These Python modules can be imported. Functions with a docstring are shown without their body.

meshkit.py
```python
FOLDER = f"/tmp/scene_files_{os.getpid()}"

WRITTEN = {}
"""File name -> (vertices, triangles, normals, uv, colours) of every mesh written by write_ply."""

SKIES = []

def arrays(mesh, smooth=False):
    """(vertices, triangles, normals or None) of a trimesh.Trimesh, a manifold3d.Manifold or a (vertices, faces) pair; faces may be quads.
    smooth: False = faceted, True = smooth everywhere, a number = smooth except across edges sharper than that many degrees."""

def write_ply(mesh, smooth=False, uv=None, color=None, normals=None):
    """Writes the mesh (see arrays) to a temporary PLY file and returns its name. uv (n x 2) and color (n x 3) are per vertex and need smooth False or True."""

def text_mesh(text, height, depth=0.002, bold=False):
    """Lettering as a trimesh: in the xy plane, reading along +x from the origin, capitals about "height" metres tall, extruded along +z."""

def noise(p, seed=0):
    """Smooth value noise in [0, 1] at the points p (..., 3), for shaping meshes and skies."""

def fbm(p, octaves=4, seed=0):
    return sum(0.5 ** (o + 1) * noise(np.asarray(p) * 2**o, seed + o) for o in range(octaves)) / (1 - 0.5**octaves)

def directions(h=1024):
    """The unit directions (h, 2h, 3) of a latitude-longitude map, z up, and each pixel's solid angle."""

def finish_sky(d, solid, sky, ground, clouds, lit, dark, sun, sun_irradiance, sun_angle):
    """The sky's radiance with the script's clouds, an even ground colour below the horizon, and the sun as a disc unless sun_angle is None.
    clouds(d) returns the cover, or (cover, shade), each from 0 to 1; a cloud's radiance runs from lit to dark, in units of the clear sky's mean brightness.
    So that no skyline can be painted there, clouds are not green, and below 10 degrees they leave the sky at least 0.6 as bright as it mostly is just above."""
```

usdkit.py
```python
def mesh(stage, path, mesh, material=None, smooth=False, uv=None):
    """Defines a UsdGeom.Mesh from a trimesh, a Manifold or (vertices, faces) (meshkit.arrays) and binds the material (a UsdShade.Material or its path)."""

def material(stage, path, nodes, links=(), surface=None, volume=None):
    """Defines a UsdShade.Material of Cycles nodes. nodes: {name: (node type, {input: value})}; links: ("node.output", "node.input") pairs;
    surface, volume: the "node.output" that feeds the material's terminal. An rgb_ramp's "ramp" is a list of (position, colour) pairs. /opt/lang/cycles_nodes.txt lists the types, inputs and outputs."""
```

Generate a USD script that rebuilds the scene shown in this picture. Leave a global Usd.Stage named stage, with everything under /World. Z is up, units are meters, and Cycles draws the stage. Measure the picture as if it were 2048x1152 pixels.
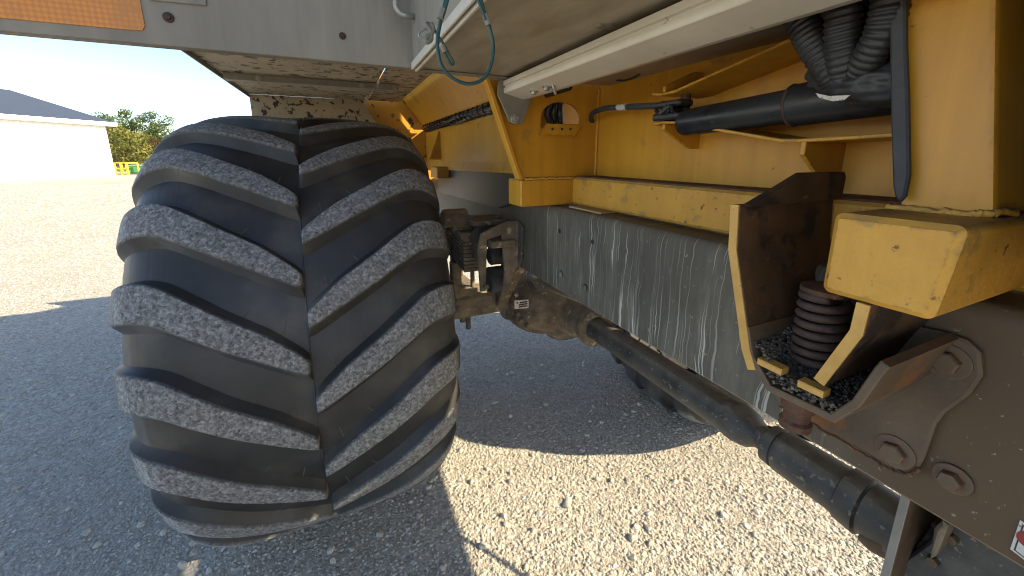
import math, random
import numpy as np, trimesh, usdkit
from shapely.geometry import Polygon
from pxr import Usd, UsdGeom, UsdLux, UsdShade, Gf, Sdf, Vt

random.seed(7); rng = np.random.default_rng(7)
stage = Usd.Stage.CreateInMemory()
UsdGeom.SetStageUpAxis(stage, 'Z'); UsdGeom.SetStageMetersPerUnit(stage, 1.0)
UsdGeom.Xform.Define(stage, '/World'); UsdGeom.Scope.Define(stage, '/World/Looks')

# ------------------------------------------------------------------ camera, sky, sun, exposure
F_, CX, CY, EYE = 770.0, 1024.0, 480.0, 1.47          # lens in pixels of the 2048 wide photograph, eye height
TH = math.atan((CY - 313) / F_); PS = math.atan((CX - 671) * math.cos(TH) / F_)
RT = np.array([math.cos(PS), -math.sin(PS), 0]); UP = np.array([math.sin(PS)*math.sin(TH), math.cos(PS)*math.sin(TH), math.cos(TH)])
FW = np.array([math.sin(PS)*math.cos(TH), math.cos(PS)*math.cos(TH), -math.sin(TH)])
cam = UsdGeom.Camera.Define(stage, '/World/camera')
M4 = Gf.Matrix4d(*RT, 0, *UP, 0, *(-FW), 0, 0, 0, EYE, 1)
cam.AddTransformOp().Set(M4)
cam.CreateHorizontalApertureAttr(36.0); cam.CreateVerticalApertureAttr(20.25)
cam.CreateFocalLengthAttr(36.0 * F_ / 2048); cam.CreateVerticalApertureOffsetAttr(-(576 - CY) / 2048 * 36.0)
cam.CreateClippingRangeAttr(Gf.Vec2f(0.01, 2000)); cam.CreateFStopAttr(0.0)
cam.CreateExposureAttr(2.36)

SUN = np.array([1.4, -1.12, 1.0]); SUN /= np.linalg.norm(SUN)
ELEV = math.asin(SUN[2]); AZI = math.atan2(SUN[0], SUN[1])
dome = UsdLux.DomeLight.Define(stage, '/World/sky')
skym = usdkit.material(stage, '/World/Looks/sky_look', {
    's': ('sky_texture', {'sky_type': 'single_scattering', 'sun_disc': False, 'sun_elevation': ELEV, 'sun_rotation': AZI, 'aerosol_density': 0.5, 'air_density': 0.7, 'ozone_density': 1.0}),
    'b': ('background_shader', {'strength': 0.063})}, [('s.color', 'b.color')], surface='b.background')
UsdShade.MaterialBindingAPI.Apply(dome.GetPrim()).Bind(skym)
dome.GetPrim().SetCustomDataByKey('kind', 'structure')
sun = UsdLux.DistantLight.Define(stage, '/World/sun')
sun.CreateIntensityAttr(0.54); sun.CreateAngleAttr(0.5); sun.CreateNormalizeAttr(True); sun.CreateColorAttr(Gf.Vec3f(1.0, 0.87, 0.64))
zz = SUN; xx = np.cross([0, 0, 1.0], zz); xx /= np.linalg.norm(xx); yy = np.cross(zz, xx)
sun.AddTransformOp().Set(Gf.Matrix4d(*xx, 0, *yy, 0, *zz, 0, 0, 0, 0, 1))

def at(x, y, axis, v):
    """the point of the plane axis = v that the photograph shows at pixel x, y"""
    d = FW*F_ + RT*(x-CX) - UP*(y-CY); o = np.array([0, 0, EYE]); k = 'xyz'.index(axis)
    return o + d * ((v - o[k]) / d[k])

# ------------------------------------------------------------------ prims
used = {}
def path_for(name, parent):
    p = parent or '/World'; n = used.get((p, name), 0); used[(p, name)] = n + 1
    return f'{p}/{name}' if n == 0 else f'{p}/{name}_{n:03d}'
LOC = {}
def data(prim, **kw):
    for k, v in kw.items():
        if v: prim.SetCustomDataByKey(k, v)
def thing(name, label, cat, loc=(0, 0, 0), group=None):
    p = path_for(name, None); x = UsdGeom.Xform.Define(stage, p); x.AddTranslateOp().Set(Gf.Vec3d(*loc))
    LOC[p] = np.array(loc, float); data(x.GetPrim(), label=label, category=cat, group=group); return p
def obj(name, mesh, m, parent=None, smooth=35, **kw):
    """one Mesh prim, given in world coordinates"""
    p = path_for(name, parent)
    if isinstance(mesh, list): mesh = trimesh.util.concatenate(mesh)
    if parent:
        root = '/'.join(parent.split('/')[:3]); mesh = mesh.copy(); mesh.vertices = mesh.vertices - LOC[root]
    usdkit.mesh(stage, p, mesh, m, smooth=smooth); data(stage.GetPrimAtPath(p), **kw); return p

# ------------------------------------------------------------------ shapes
def fix(m):
    m.fix_normals(); return m
def inset(poly, d):
    P = np.asarray(poly, float); a = np.roll(P, 1, 0); b = np.roll(P, -1, 0)
    area = 0.5*np.sum(P[:, 0]*b[:, 1]-b[:, 0]*P[:, 1]); s = 1 if area > 0 else -1
    e1 = P-a; e1 /= np.linalg.norm(e1, axis=1)[:, None]; e2 = b-P; e2 /= np.linalg.norm(e2, axis=1)[:, None]
    n1 = s*np.stack([-e1[:, 1], e1[:, 0]], 1); n2 = s*np.stack([-e2[:, 1], e2[:, 0]], 1)
    m = n1+n2; k = np.maximum((1+np.sum(n1*n2, 1)), 0.3)
    return P + d*m/k[:, None]
def prism(poly, axis, a, b, bev=0.002):
    """polygon in the two other axes (x,y,z order), extruded along axis from a to b, with bevelled ends"""
    P = np.asarray(poly, float); a, b = min(a, b), max(a, b); bev = min(bev, (b-a)*.4)
    I = inset(P, bev) if bev else P
    rings = [(I, a), (P, a+bev), (P, b-bev), (I, b)] if bev else [(P, a), (P, b)]
    n = len(P); V = []
    for R, t in rings:
        for q in R:
            v = [0, 0, 0]; o = [i for i in range(3) if i != 'xyz'.index(axis)]
            v[o[0]], v[o[1]] = q; v['xyz'.index(axis)] = t; V.append(v)
    Fc = []
    for r in range(len(rings)-1):
        for i in range(n):
            j = (i+1) % n; A, B, C, D = r*n+i, r*n+j, (r+1)*n+j, (r+1)*n+i
            Fc += [[A, B, C], [A, C, D]]
    tv, tf = trimesh.creation.triangulate_polygon(Polygon(rings[0][0]), engine='earcut')
    from scipy.spatial import cKDTree
    idx = cKDTree(rings[0][0]).query(tv)[1]
    Fc += [[idx[f[0]], idx[f[2]], idx[f[1]]] for f in tf] + [[idx[f[0]]+(len(rings)-1)*n, idx[f[1]]+(len(rings)-1)*n, idx[f[2]]+(len(rings)-1)*n] for f in tf]
    return fix(trimesh.Trimesh(V, Fc, process=False))
def box(x0, x1, y0, y1, z0, z1, bev=0.003):
    r = min(bev, .3*min(abs(x1-x0), abs(y1-y0), abs(z1-z0)))
    x0, x1 = min(x0, x1), max(x0, x1); z0, z1 = min(z0, z1), max(z0, z1)
    P = [(x0+r, z0), (x1-r, z0), (x1, z0+r), (x1, z1-r), (x1-r, z1), (x0+r, z1), (x0, z1-r), (x0, z0+r)]
    return prism(P, 'y', y0, y1, r)
def spline(pts, n=12):
    P = np.asarray(pts, float); Q = np.vstack([2*P[0]-P[1], P, 2*P[-1]-P[-2]]); out = []
    for i in range(1, len(Q)-2):
        p0, p1, p2, p3 = Q[i-1:i+3]
        for t in np.arange(n)/n:
            out.append(.5*((2*p1)+(-p0+p2)*t+(2*p0-5*p1+4*p2-p3)*t*t+(-p0+3*p1-3*p2+p3)*t**3))
    return np.array(out+[P[-1]])
def tube(pts, r, n=12, closed=False):
    P = np.asarray(pts, float); r = np.broadcast_to(r, len(P)); T = np.gradient(P, axis=0)
    if closed: T = np.roll(P, -1, 0)-np.roll(P, 1, 0)
    T /= np.linalg.norm(T, axis=1)[:, None]
    u = np.cross(T[0], [0.3, 0.2, 1.0]); u /= np.linalg.norm(u); V = []
    ang = np.arange(n)*2*np.pi/n
    for i in range(len(P)):
        u = u - T[i]*np.dot(u, T[i]); u /= np.linalg.norm(u); w = np.cross(T[i], u)
        V += list(P[i] + r[i]*(np.cos(ang)[:, None]*u + np.sin(ang)[:, None]*w))
    Fc = []
    m = len(P) if closed else len(P)-1
    for i in range(m):
        k = (i+1) % len(P)
        for j in range(n):
            q = (j+1) % n; Fc += [[i*n+j, i*n+q, k*n+q], [i*n+j, k*n+q, k*n+j]]
    if not closed:
        V += [P[0], P[-1]]; c0, c1 = len(V)-2, len(V)-1; e = (len(P)-1)*n
        for j in range(n):
            q = (j+1) % n; Fc += [[c0, q, j], [c1, e+j, e+q]]
    return fix(trimesh.Trimesh(V, Fc, process=False))
def lathe(prof, origin, axis, n=32):
    """prof: (distance along axis, radius) pairs"""
    prof = [(t, max(r, 1e-4)) for t, r in prof]
    o = np.asarray(origin, float); d = np.asarray(axis, float)/np.linalg.norm(axis)
    u = np.cross(d, [0.1, 0.3, 1.0]); u /= np.linalg.norm(u); w = np.cross(d, u); ang = np.arange(n)*2*np.pi/n; V = []
    for t, r in prof: V += list(o+d*t+r*(np.cos(ang)[:, None]*u+np.sin(ang)[:, None]*w))
    Fc = []
    for i in range(len(prof)-1):
        for j in range(n):
            q = (j+1) % n; Fc += [[i*n+j, i*n+q, (i+1)*n+q], [i*n+j, (i+1)*n+q, (i+1)*n+j]]
    V += [o+d*prof[0][0], o+d*prof[-1][0]]; e = (len(prof)-1)*n
    for j in range(n):
        q = (j+1) % n; Fc += [[len(V)-2, q, j], [len(V)-1, e+j, e+q]]
    return fix(trimesh.Trimesh(V, Fc, process=False))
def rod(a, b, r, n=20, bev=0.002):
    a = np.asarray(a, float); b = np.asarray(b, float); L = np.linalg.norm(b-a)
    return lathe([(0, r-bev), (bev, r), (L-bev, r), (L, r-bev)], a, b-a, n)
def hexbolt(c, d, r=0.012, h=0.009, washer=True, hexn=6):
    """bolt head standing on the surface at c along d, over a washer"""
    ms = []; d = np.asarray(d, float)/np.linalg.norm(d); c = np.asarray(c, float)
    if washer: ms.append(lathe([(-.001, r*1.6), (.0022, r*1.6), (.003, r*1.5)], c, d, 20))
    ms.append(lathe([(.001, r), (h-.002, r), (h, r*.86)], c, d, hexn)); return ms

import manifold3d as m3
def hullblob(balls, seed=0, amp=.0022):
    ms = []
    for (a, ra), (b, rb) in zip(balls[:-1], balls[1:]):
        s1 = m3.Manifold.sphere(ra, 28).translate(tuple(map(float, a))); s2 = m3.Manifold.sphere(rb, 28).translate(tuple(map(float, b))); ms.append(m3.Manifold.batch_hull([s1, s2]))
    M = ms[0]
    for q in ms[1:]: M = M + q
    M = M.refine_to_length(.006).to_mesh(); t_ = trimesh.Trimesh(M.vert_properties[:, :3], M.tri_verts); trimesh.smoothing.filter_taubin(t_, iterations=12)
    import meshkit
    p = t_.vertices; nz = meshkit.noise(np.asarray(p)*[120, 60, 160], seed); t_.vertices = p + t_.vertex_normals*((nz-.5)*2*amp)[:, None]; return t_
# ------------------------------------------------------------------ materials
def rgb(*c): return tuple(c)
def look(name, c1, c2, rough=.5, scale=6., bump=0.0, bscale=200., bdist=.002, metallic=0., speck=None, speck_at=.66, speck_scale=40., rough2=None, coat=0., spec=.5, detail=6., stretch=(1, 1, 1), speck2=None, spk2_at=.7, spk2_scale=6., dust=None, chip=None, runs=0.):
    N = {'g': ('geometry', {}), 'mp': ('mapping', {'scale': stretch}),
         'n': ('noise_texture', {'scale': scale, 'detail': detail, 'roughness': .62}),
         'r': ('rgb_ramp', {'ramp': [(.32, c1), (.68, c2)]}),
         'p': ('principled_bsdf', {'roughness': rough, 'metallic': metallic, 'coat_weight': coat, 'specular_ior_level': spec})}
    L = [('g.position', 'mp.vector'), ('mp.vector', 'n.vector'), ('n.fac', 'r.fac')]
    col = 'r.color'
    for key, (sp, a, s) in {'a': (speck, speck_at, speck_scale), 'b': (speck2, spk2_at, spk2_scale)}.items():
        if sp is None: continue
        N['sn'+key] = ('noise_texture', {'scale': s, 'detail': 4., 'roughness': .6}); N['sr'+key] = ('map_range', {'from_min': a, 'from_max': a+.05, 'clamp': True})
        N['sm'+key] = ('mix_color', {'b': sp}); L += [('g.position', f'sn{key}.vector'), (f'sn{key}.fac', f'sr{key}.value'), (f'sr{key}.result', f'sm{key}.fac'), (col, f'sm{key}.a')]
        col = f'sm{key}.result'
    if runs:
        N['rm'] = ('mapping', {'scale': (26, 26, 1.7)}); N['rn'] = ('noise_texture', {'scale': 1., 'detail': 4., 'roughness': .65}); N['rv'] = ('map_range', {'from_min': .35, 'from_max': .68, 'to_min': 1., 'to_max': 1.-runs, 'clamp': True}); N['rh'] = ('hsv', {})
        L += [('g.position', 'rm.vector'), ('rm.vector', 'rn.vector'), ('rn.fac', 'rv.value'), ('rv.result', 'rh.value'), (col, 'rh.color')]; col = 'rh.color'
    if chip is not None:
        N['bv'] = ('bevel', {'samples': 4, 'radius': .007}); N['bd'] = ('vector_math', {'math_type': 'dot_product'}); N['bi'] = ('map_range', {'from_min': .995, 'from_max': .90, 'clamp': True})
        N['cn'] = ('noise_texture', {'scale': 75., 'detail': 5., 'roughness': .7}); N['ca'] = ('math', {'math_type': 'multiply'}); N['cr'] = ('map_range', {'from_min': .47, 'from_max': .56, 'clamp': True}); N['cm'] = ('mix_color', {'b': chip})
        L += [('bv.bevel', 'bd.vector1'), ('g.normal', 'bd.vector2'), ('bd.value', 'bi.value'), ('g.position', 'cn.vector'), ('cn.fac', 'ca.value1'), ('bi.result', 'ca.value2'), ('ca.value', 'cr.value'), ('cr.result', 'cm.fac'), (col, 'cm.a')]; col = 'cm.result'
    if dust is not None:
        N['dx'] = ('separate_xyz', {}); N['dz'] = ('map_range', {'from_min': .45, 'from_max': .95, 'clamp': True, 'to_max': .85}); N['dnn'] = ('noise_texture', {'scale': 24., 'detail': 5.}); N['dk'] = ('map_range', {'from_min': .3, 'from_max': .6, 'clamp': True, 'to_min': .45}); N['dp'] = ('math', {'math_type': 'multiply'}); N['dm'] = ('mix_color', {'b': dust})
        L += [('g.normal', 'dx.vector'), ('dx.z', 'dz.value'), ('g.position', 'dnn.vector'), ('dnn.fac', 'dk.value'), ('dz.result', 'dp.value1'), ('dk.result', 'dp.value2'), ('dp.value', 'dm.fac'), (col, 'dm.a')]; col = 'dm.result'
    L.append((col, 'p.base_color'))
    if rough2 is not None:
        N['rr'] = ('map_range', {'from_min': .3, 'from_max': .7, 'to_min': rough, 'to_max': rough2, 'clamp': True}); L += [('n.fac', 'rr.value'), ('rr.result', 'p.roughness')]
    if bump:
        N['bn'] = ('noise_texture', {'scale': bscale, 'detail': 4.}); N['bp'] = ('bump', {'strength': bump, 'distance': bdist})
        L += [('g.position', 'bn.vector'), ('bn.fac', 'bp.height'), ('bp.normal', 'p.normal')]
    return usdkit.material(stage, '/World/Looks/'+name, N, L, surface='p.BSDF')
YEL, YEL2 = (.55, .25, .016), (.63, .298, .022)
Mt = {}
Mt['yellow'] = look('yellow_paint', YEL, YEL2, .34, 5, .13, 160, .0015, dust=(.13, .09, .045), chip=(.11, .055, .02), runs=.16, speck=(.10, .055, .02), speck_at=.70, speck_scale=55, rough2=.5, speck2=(.42, .22, .03), spk2_at=.62, spk2_scale=7)
Mt['yellow_worn'] = look('worn_yellow_paint', (.54, .265, .028), (.63, .325, .045), .45, 14, .6, 130, .002, dust=(.17, .11, .05), chip=(.12, .055, .02), runs=.10, speck=(.17, .08, .02), speck_at=.64, speck_scale=64, rough2=.65, speck2=(.42, .23, .045), spk2_at=.58, spk2_scale=16)
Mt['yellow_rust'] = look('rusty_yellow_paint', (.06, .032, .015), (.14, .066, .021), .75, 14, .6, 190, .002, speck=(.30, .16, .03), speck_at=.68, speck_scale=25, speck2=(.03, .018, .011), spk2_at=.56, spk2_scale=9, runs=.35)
Mt['yellow_edge'] = look('cut_edge_yellow_paint', (.50, .27, .06), (.62, .35, .08), .5, 30, .4, 220, .0015, speck=(.16, .08, .03), speck_at=.66, speck_scale=60)
Mt['grey'] = look('dusty_grey_steel', (.24, .212, .16), (.33, .295, .228), .5, 4, .15, 90, .0015, runs=.14, speck=(.26, .24, .2), speck_at=.70, speck_scale=20, rough2=.62, stretch=(2.5, 1, .5))
Mt['brushed'] = look('brushed_stainless_underside', (.29, .245, .175), (.48, .42, .315), .38, 5, .35, 22, .004, metallic=.35, rough2=.55, stretch=(3, 1, 1), speck=(.20, .16, .11), speck_at=.66, speck_scale=9)
Mt['stainless'] = look('dull_stainless_rail', (.58, .53, .43), (.68, .63, .52), .42, 8, .15, 120, .001, metallic=.15, speck=(.4, .36, .3), speck_at=.68, speck_scale=26)
Mt['plate'] = look('dark_grey_plate', (.17, .155, .125), (.235, .215, .175), .5, 9, .3, 180, .001, rough2=.62)
Mt['black'] = look('black_painted_steel', (.012, .012, .013), (.026, .026, .026), .24, 10, .2, 170, .001, speck=(.25, .22, .17), speck_at=.71, speck_scale=70, rough2=.5)
Mt['dusty_black'] = look('dusty_black_steel', (.028, .027, .025), (.088, .080, .064), .5, 12, .4, 120, .002, dust=(.20, .165, .11), speck=(.2, .17, .12), speck_at=.61, speck_scale=55, rough2=.7)
Mt['axle'] = look('dirt_caked_axle', (.065, .05, .034), (.21, .16, .10), .75, 14, .8, 60, .006, speck=(.32, .25, .15), speck_at=.60, speck_scale=22, dust=(.30, .23, .14))
Mt['brown_dust'] = look('brown_dust_steel', (.07, .044, .024), (.14, .093, .05), .65, 8, .4, 150, .002, speck=(.17, .13, .09), speck_at=.67, speck_scale=50, speck2=(.19, .075, .022), spk2_at=.60, spk2_scale=11, chip=(.17, .065, .02))
Mt['rust'] = look('rusty_steel', (.05, .026, .016), (.15, .062, .025), .8, 26, .8, 180, .003, speck=(.28, .11, .035), speck_at=.64, speck_scale=30)
Mt['rust_dark'] = look('dark_rusty_spring', (.034, .019, .013), (.085, .047, .030), .72, 30, .7, 160, .002, speck=(.24, .12, .05), speck_at=.72, speck_scale=50)
Mt['rubber'] = look('black_rubber', (.022, .023, .025), (.045, .045, .046), .6, 14, .3, 150, .002, dust=(.12, .10, .07), speck=(.12, .115, .105), speck_at=.7, speck_scale=50)
Mt['hose'] = look('ribbed_plastic_hose', (.016, .016, .017), (.04, .039, .037), .42, 20, .15, 90, .001, speck=(.16, .13, .1), speck_at=.68, speck_scale=26)
Mt['fender'] = look('mud_splashed_fender', (.37, .29, .17), (.49, .39, .245), .6, 6, .2, 120, .001, speck=(.035, .028, .02), speck_at=.55, speck_scale=24, speck2=(.05, .04, .028), spk2_at=.62, spk2_scale=13)
Mt['fender_y'] = look('mud_splashed_yellow', YEL, YEL2, .45, 6, .2, 120, .001, speck=(.06, .04, .02), speck_at=.60, speck_scale=18)
Mt['zinc'] = look('zinc_bolt', (.30, .28, .24), (.45, .42, .36), .38, 40, .2, 300, .0005, metallic=.5)
Mt['amber'] = usdkit.material(stage, '/World/Looks/amber_reflector_tape', {
    'g': ('geometry', {}), 'mp': ('mapping', {'rotation': (0, .785, 0), 'scale': (1, 1, 1)}),
    'ch': ('checker_texture', {'color1': (.75, .27, .012), 'color2': (.62, .205, .008), 'scale': 150.}),
    'n': ('noise_texture', {'scale': 22., 'detail': 5.}), 'm': ('mix_color', {'b': (.52, .20, .02)}), 'mr': ('map_range', {'from_min': .5, 'from_max': .75, 'clamp': True}),
    'bp': ('bump', {'strength': .5, 'distance': .001}), 'p': ('principled_bsdf', {'roughness': .3, 'coat_weight': .3})},
    [('g.position', 'mp.vector'), ('mp.vector', 'ch.vector'), ('g.position', 'n.vector'), ('n.fac', 'mr.value'), ('mr.result', 'm.fac'), ('ch.color', 'm.a'), ('m.result', 'p.base_color'), ('ch.fac', 'bp.height'), ('bp.normal', 'p.normal')], surface='p.BSDF')
Mt['teal'] = look('teal_coated_cable', (.012, .05, .045), (.024, .085, .075), .38, 30, 0)
Mt['white'] = look('white_label', (.50, .46, .39), (.6, .56, .48), .5, 60, 0, speck=(.2, .16, .11), speck_at=.57, speck_scale=260)
Mt['ink'] = look('black_ink', (.02, .02, .02), (.03, .03, .03), .5, 9)
Mt['red'] = look('red_ink', (.20, .025, .02), (.3, .035, .03), .5, 9)

# chassis rail: dark grey paint, dust towards the cab end, pale run-off streaks down its side
Mt['rail'] = usdkit.material(stage, '/World/Looks/streaked_chassis_paint', {
    'g': ('geometry', {}), 'x': ('separate_xyz', {}),
    'nm': ('mapping', {'scale': (3, 9, 2.2)}), 'n': ('noise_texture', {'scale': 1., 'detail': 8., 'roughness': .68}), 'r': ('rgb_ramp', {'ramp': [(.3, (.072, .063, .045)), (.5, (.118, .104, .076)), (.7, (.20, .175, .125))]}),
    # streaks: fine in y, long in z, wobbling a little
    'wob': ('noise_texture', {'scale': 9., 'detail': 3.}), 'wm': ('math', {'math_type': 'multiply', 'value2': .03}), 'ya': ('math', {'math_type': 'add'}),
    'cmb': ('combine_xyz', {}), 'mp': ('mapping', {'scale': (1, 88, 1.5)}), 'sn': ('noise_texture', {'scale': 1., 'detail': 3., 'roughness': .7}), 'sr': ('map_range', {'from_min': .608, 'from_max': .632, 'clamp': True}),
    'mp2': ('mapping', {'scale': (1, 210, 2.4), 'location': (4, 3, 1)}), 'sn2': ('noise_texture', {'scale': 1., 'detail': 2.}), 'sr2': ('map_range', {'from_min': .615, 'from_max': .66, 'clamp': True, 'to_max': .5}),
    'mx': ('math', {'math_type': 'maximum'}), 'gn': ('noise_texture', {'scale': 5.5, 'detail': 3.}), 'gr': ('map_range', {'from_min': .34, 'from_max': .50, 'to_min': .2, 'clamp': True}), 'gx': ('math', {'math_type': 'multiply'}),
    'yr': ('rgb_ramp', {'ramp': [(0, (0, 0, 0)), (.17, (0, 0, 0)), (.24, (.6, .6, .6)), (.35, (.8, .8, .8)), (.5, (1, 1, 1)), (.66, (.9, .9, .9)), (.85, (.3, .3, .3)), (1, (.05, .05, .05))]}), 'ym': ('map_range', {'from_min': 0., 'from_max': 1.5, 'clamp': True}),
    'sm': ('math', {'math_type': 'multiply'}), 'mix': ('mix_color', {'b': (.66, .61, .50)}),
    'dr': ('map_range', {'from_min': .36, 'from_max': .17, 'clamp': True}), 'dn': ('noise_texture', {'scale': 11., 'detail': 6.}), 'dm': ('math', {'math_type': 'multiply_add', 'value2': .55, 'value3': -.2}), 'da': ('math', {'math_type': 'add', 'use_clamp': True}),
    'dust': ('mix_color', {'b': (.095, .058, .029)}),
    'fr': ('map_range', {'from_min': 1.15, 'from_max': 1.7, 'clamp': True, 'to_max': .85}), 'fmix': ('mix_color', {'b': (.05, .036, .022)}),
    'pn': ('noise_texture', {'scale': 70., 'detail': 5., 'roughness': .7}), 'pr': ('map_range', {'from_min': .63, 'from_max': .67, 'clamp': True}), 'pm': ('mix_color', {'b': (.25, .215, .155)}),
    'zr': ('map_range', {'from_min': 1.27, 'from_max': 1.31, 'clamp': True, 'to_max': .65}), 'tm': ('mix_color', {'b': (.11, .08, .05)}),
    'bp': ('bump', {'strength': .25, 'distance': .001}), 'p': ('principled_bsdf', {'roughness': .58, 'specular_ior_level': .35})},
    [('g.position', 'x.vector'), ('g.position', 'nm.vector'), ('nm.vector', 'n.vector'), ('n.fac', 'r.fac'), ('g.position', 'wob.vector'), ('wob.fac', 'wm.value1'), ('x.y', 'ya.value1'), ('wm.value', 'ya.value2'),
     ('ya.value', 'cmb.y'), ('x.z', 'cmb.z'), ('cmb.vector', 'mp.vector'), ('mp.vector', 'sn.vector'), ('sn.fac', 'sr.value'), ('cmb.vector', 'mp2.vector'), ('mp2.vector', 'sn2.vector'), ('sn2.fac', 'sr2.value'),
     ('sr.result', 'mx.value1'), ('sr2.result', 'mx.value2'), ('x.y', 'ym.value'), ('ym.result', 'yr.fac'), ('mx.value', 'gx.value1'), ('g.position', 'gn.vector'), ('gn.fac', 'gr.value'), ('gr.result', 'gx.value2'), ('gx.value', 'sm.value1'), ('yr.color', 'sm.value2'), ('r.color', 'mix.a'), ('sm.value', 'mix.fac'),
     ('x.y', 'dr.value'), ('g.position', 'dn.vector'), ('dn.fac', 'dm.value1'), ('dm.value', 'da.value1'), ('dr.result', 'da.value2'), ('da.value', 'dust.fac'), ('mix.result', 'dust.a'),
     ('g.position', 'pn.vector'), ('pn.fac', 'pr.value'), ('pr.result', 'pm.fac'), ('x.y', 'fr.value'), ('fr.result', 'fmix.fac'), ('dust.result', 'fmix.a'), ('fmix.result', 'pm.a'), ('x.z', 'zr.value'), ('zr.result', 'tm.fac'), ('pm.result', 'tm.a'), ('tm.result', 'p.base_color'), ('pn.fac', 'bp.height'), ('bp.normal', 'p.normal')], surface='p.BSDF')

# tyre rubber, and tread faces chewed grey by stones (the primvar wear is 1 on a lug's running face)
def tyre_look(name, worn):
    N = {'g': ('geometry', {}), 'n': ('noise_texture', {'scale': 7., 'detail': 6.}), 'r': ('rgb_ramp', {'ramp': [(.28, (.024, .022, .020)), (.5, (.040, .037, .033)), (.75, (.092, .082, .066))]}),
         'v': ('voronoi_texture', {'scale': 120., 'randomness': 1.}), 'vw': ('white_noise_texture', {}), 'vn': ('noise_texture', {'scale': 60., 'detail': 3.}), 'vo': ('vector_math', {'math_type': 'multiply_add', 'vector2': (.02, .02, .02)}), 'vm': ('math', {'math_type': 'multiply_add', 'value2': .16}), 'va': ('math', {'math_type': 'subtract', 'value2': .08}), 'v2': ('noise_texture', {'scale': 120., 'detail': 6., 'roughness': .75}),
         'cr': ('rgb_ramp', {'ramp': [(.28, (.05, .05, .05)), (.41, (.145, .142, .135)), (.53, (.245, .24, .228)), (.68, (.44, .43, .405))]}),
         'a': ('attribute', {'attribute': 'wear'}), 'm': ('mix_color', {}), 'fm': ('math', {'math_type': 'multiply', 'value2': 1.0 if worn else 0.0}),
         'mr': ('mix_float', {'a': .52, 'b': .75}), 'h': ('math', {'math_type': 'multiply'}), 'sc': ('mapping', {'scale': (90, 3, 3)}), 'st': ('noise_texture', {'scale': 1., 'detail': 2.}),
         'hb': ('math', {'math_type': 'multiply_add', 'value2': .12}),
         'bp': ('bump', {'strength': .9, 'distance': .006}), 'p': ('principled_bsdf', {'specular_ior_level': .5})}
    L = [('g.position', 'n.vector'), ('n.fac', 'r.fac'), ('g.position', 'vn.vector'), ('vn.color', 'vo.vector1'), ('g.position', 'vo.vector3'), ('vo.vector', 'v.vector'), ('v.position', 'vw.vector'), ('vw.value', 'vm.value1'), ('g.position', 'v2.vector'), ('v2.fac', 'vm.value3'), ('vm.value', 'va.value1'), ('va.value', 'cr.fac'), ('a.fac', 'fm.value1'), ('fm.value', 'm.fac'), ('r.color', 'm.a'), ('cr.color', 'm.b'),
         ('m.result', 'p.base_color'), ('fm.value', 'mr.fac'), ('mr.result', 'p.roughness'), ('v2.fac', 'h.value1'), ('fm.value', 'h.value2'), ('g.position', 'sc.vector'), ('sc.vector', 'st.vector'), ('st.fac', 'hb.value1'), ('h.value', 'hb.value3'), ('hb.value', 'bp.height'), ('bp.normal', 'p.normal')]
    return usdkit.material(stage, '/World/Looks/'+name, N, L, surface='p.BSDF')
Mt['rib'] = look('dusty_mould_line', (.06, .055, .045), (.13, .12, .10), .7, 20, 0)
Mt['tyre'] = tyre_look('tyre_rubber', False); Mt['lug'] = tyre_look('chewed_tread_rubber', True)

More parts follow.
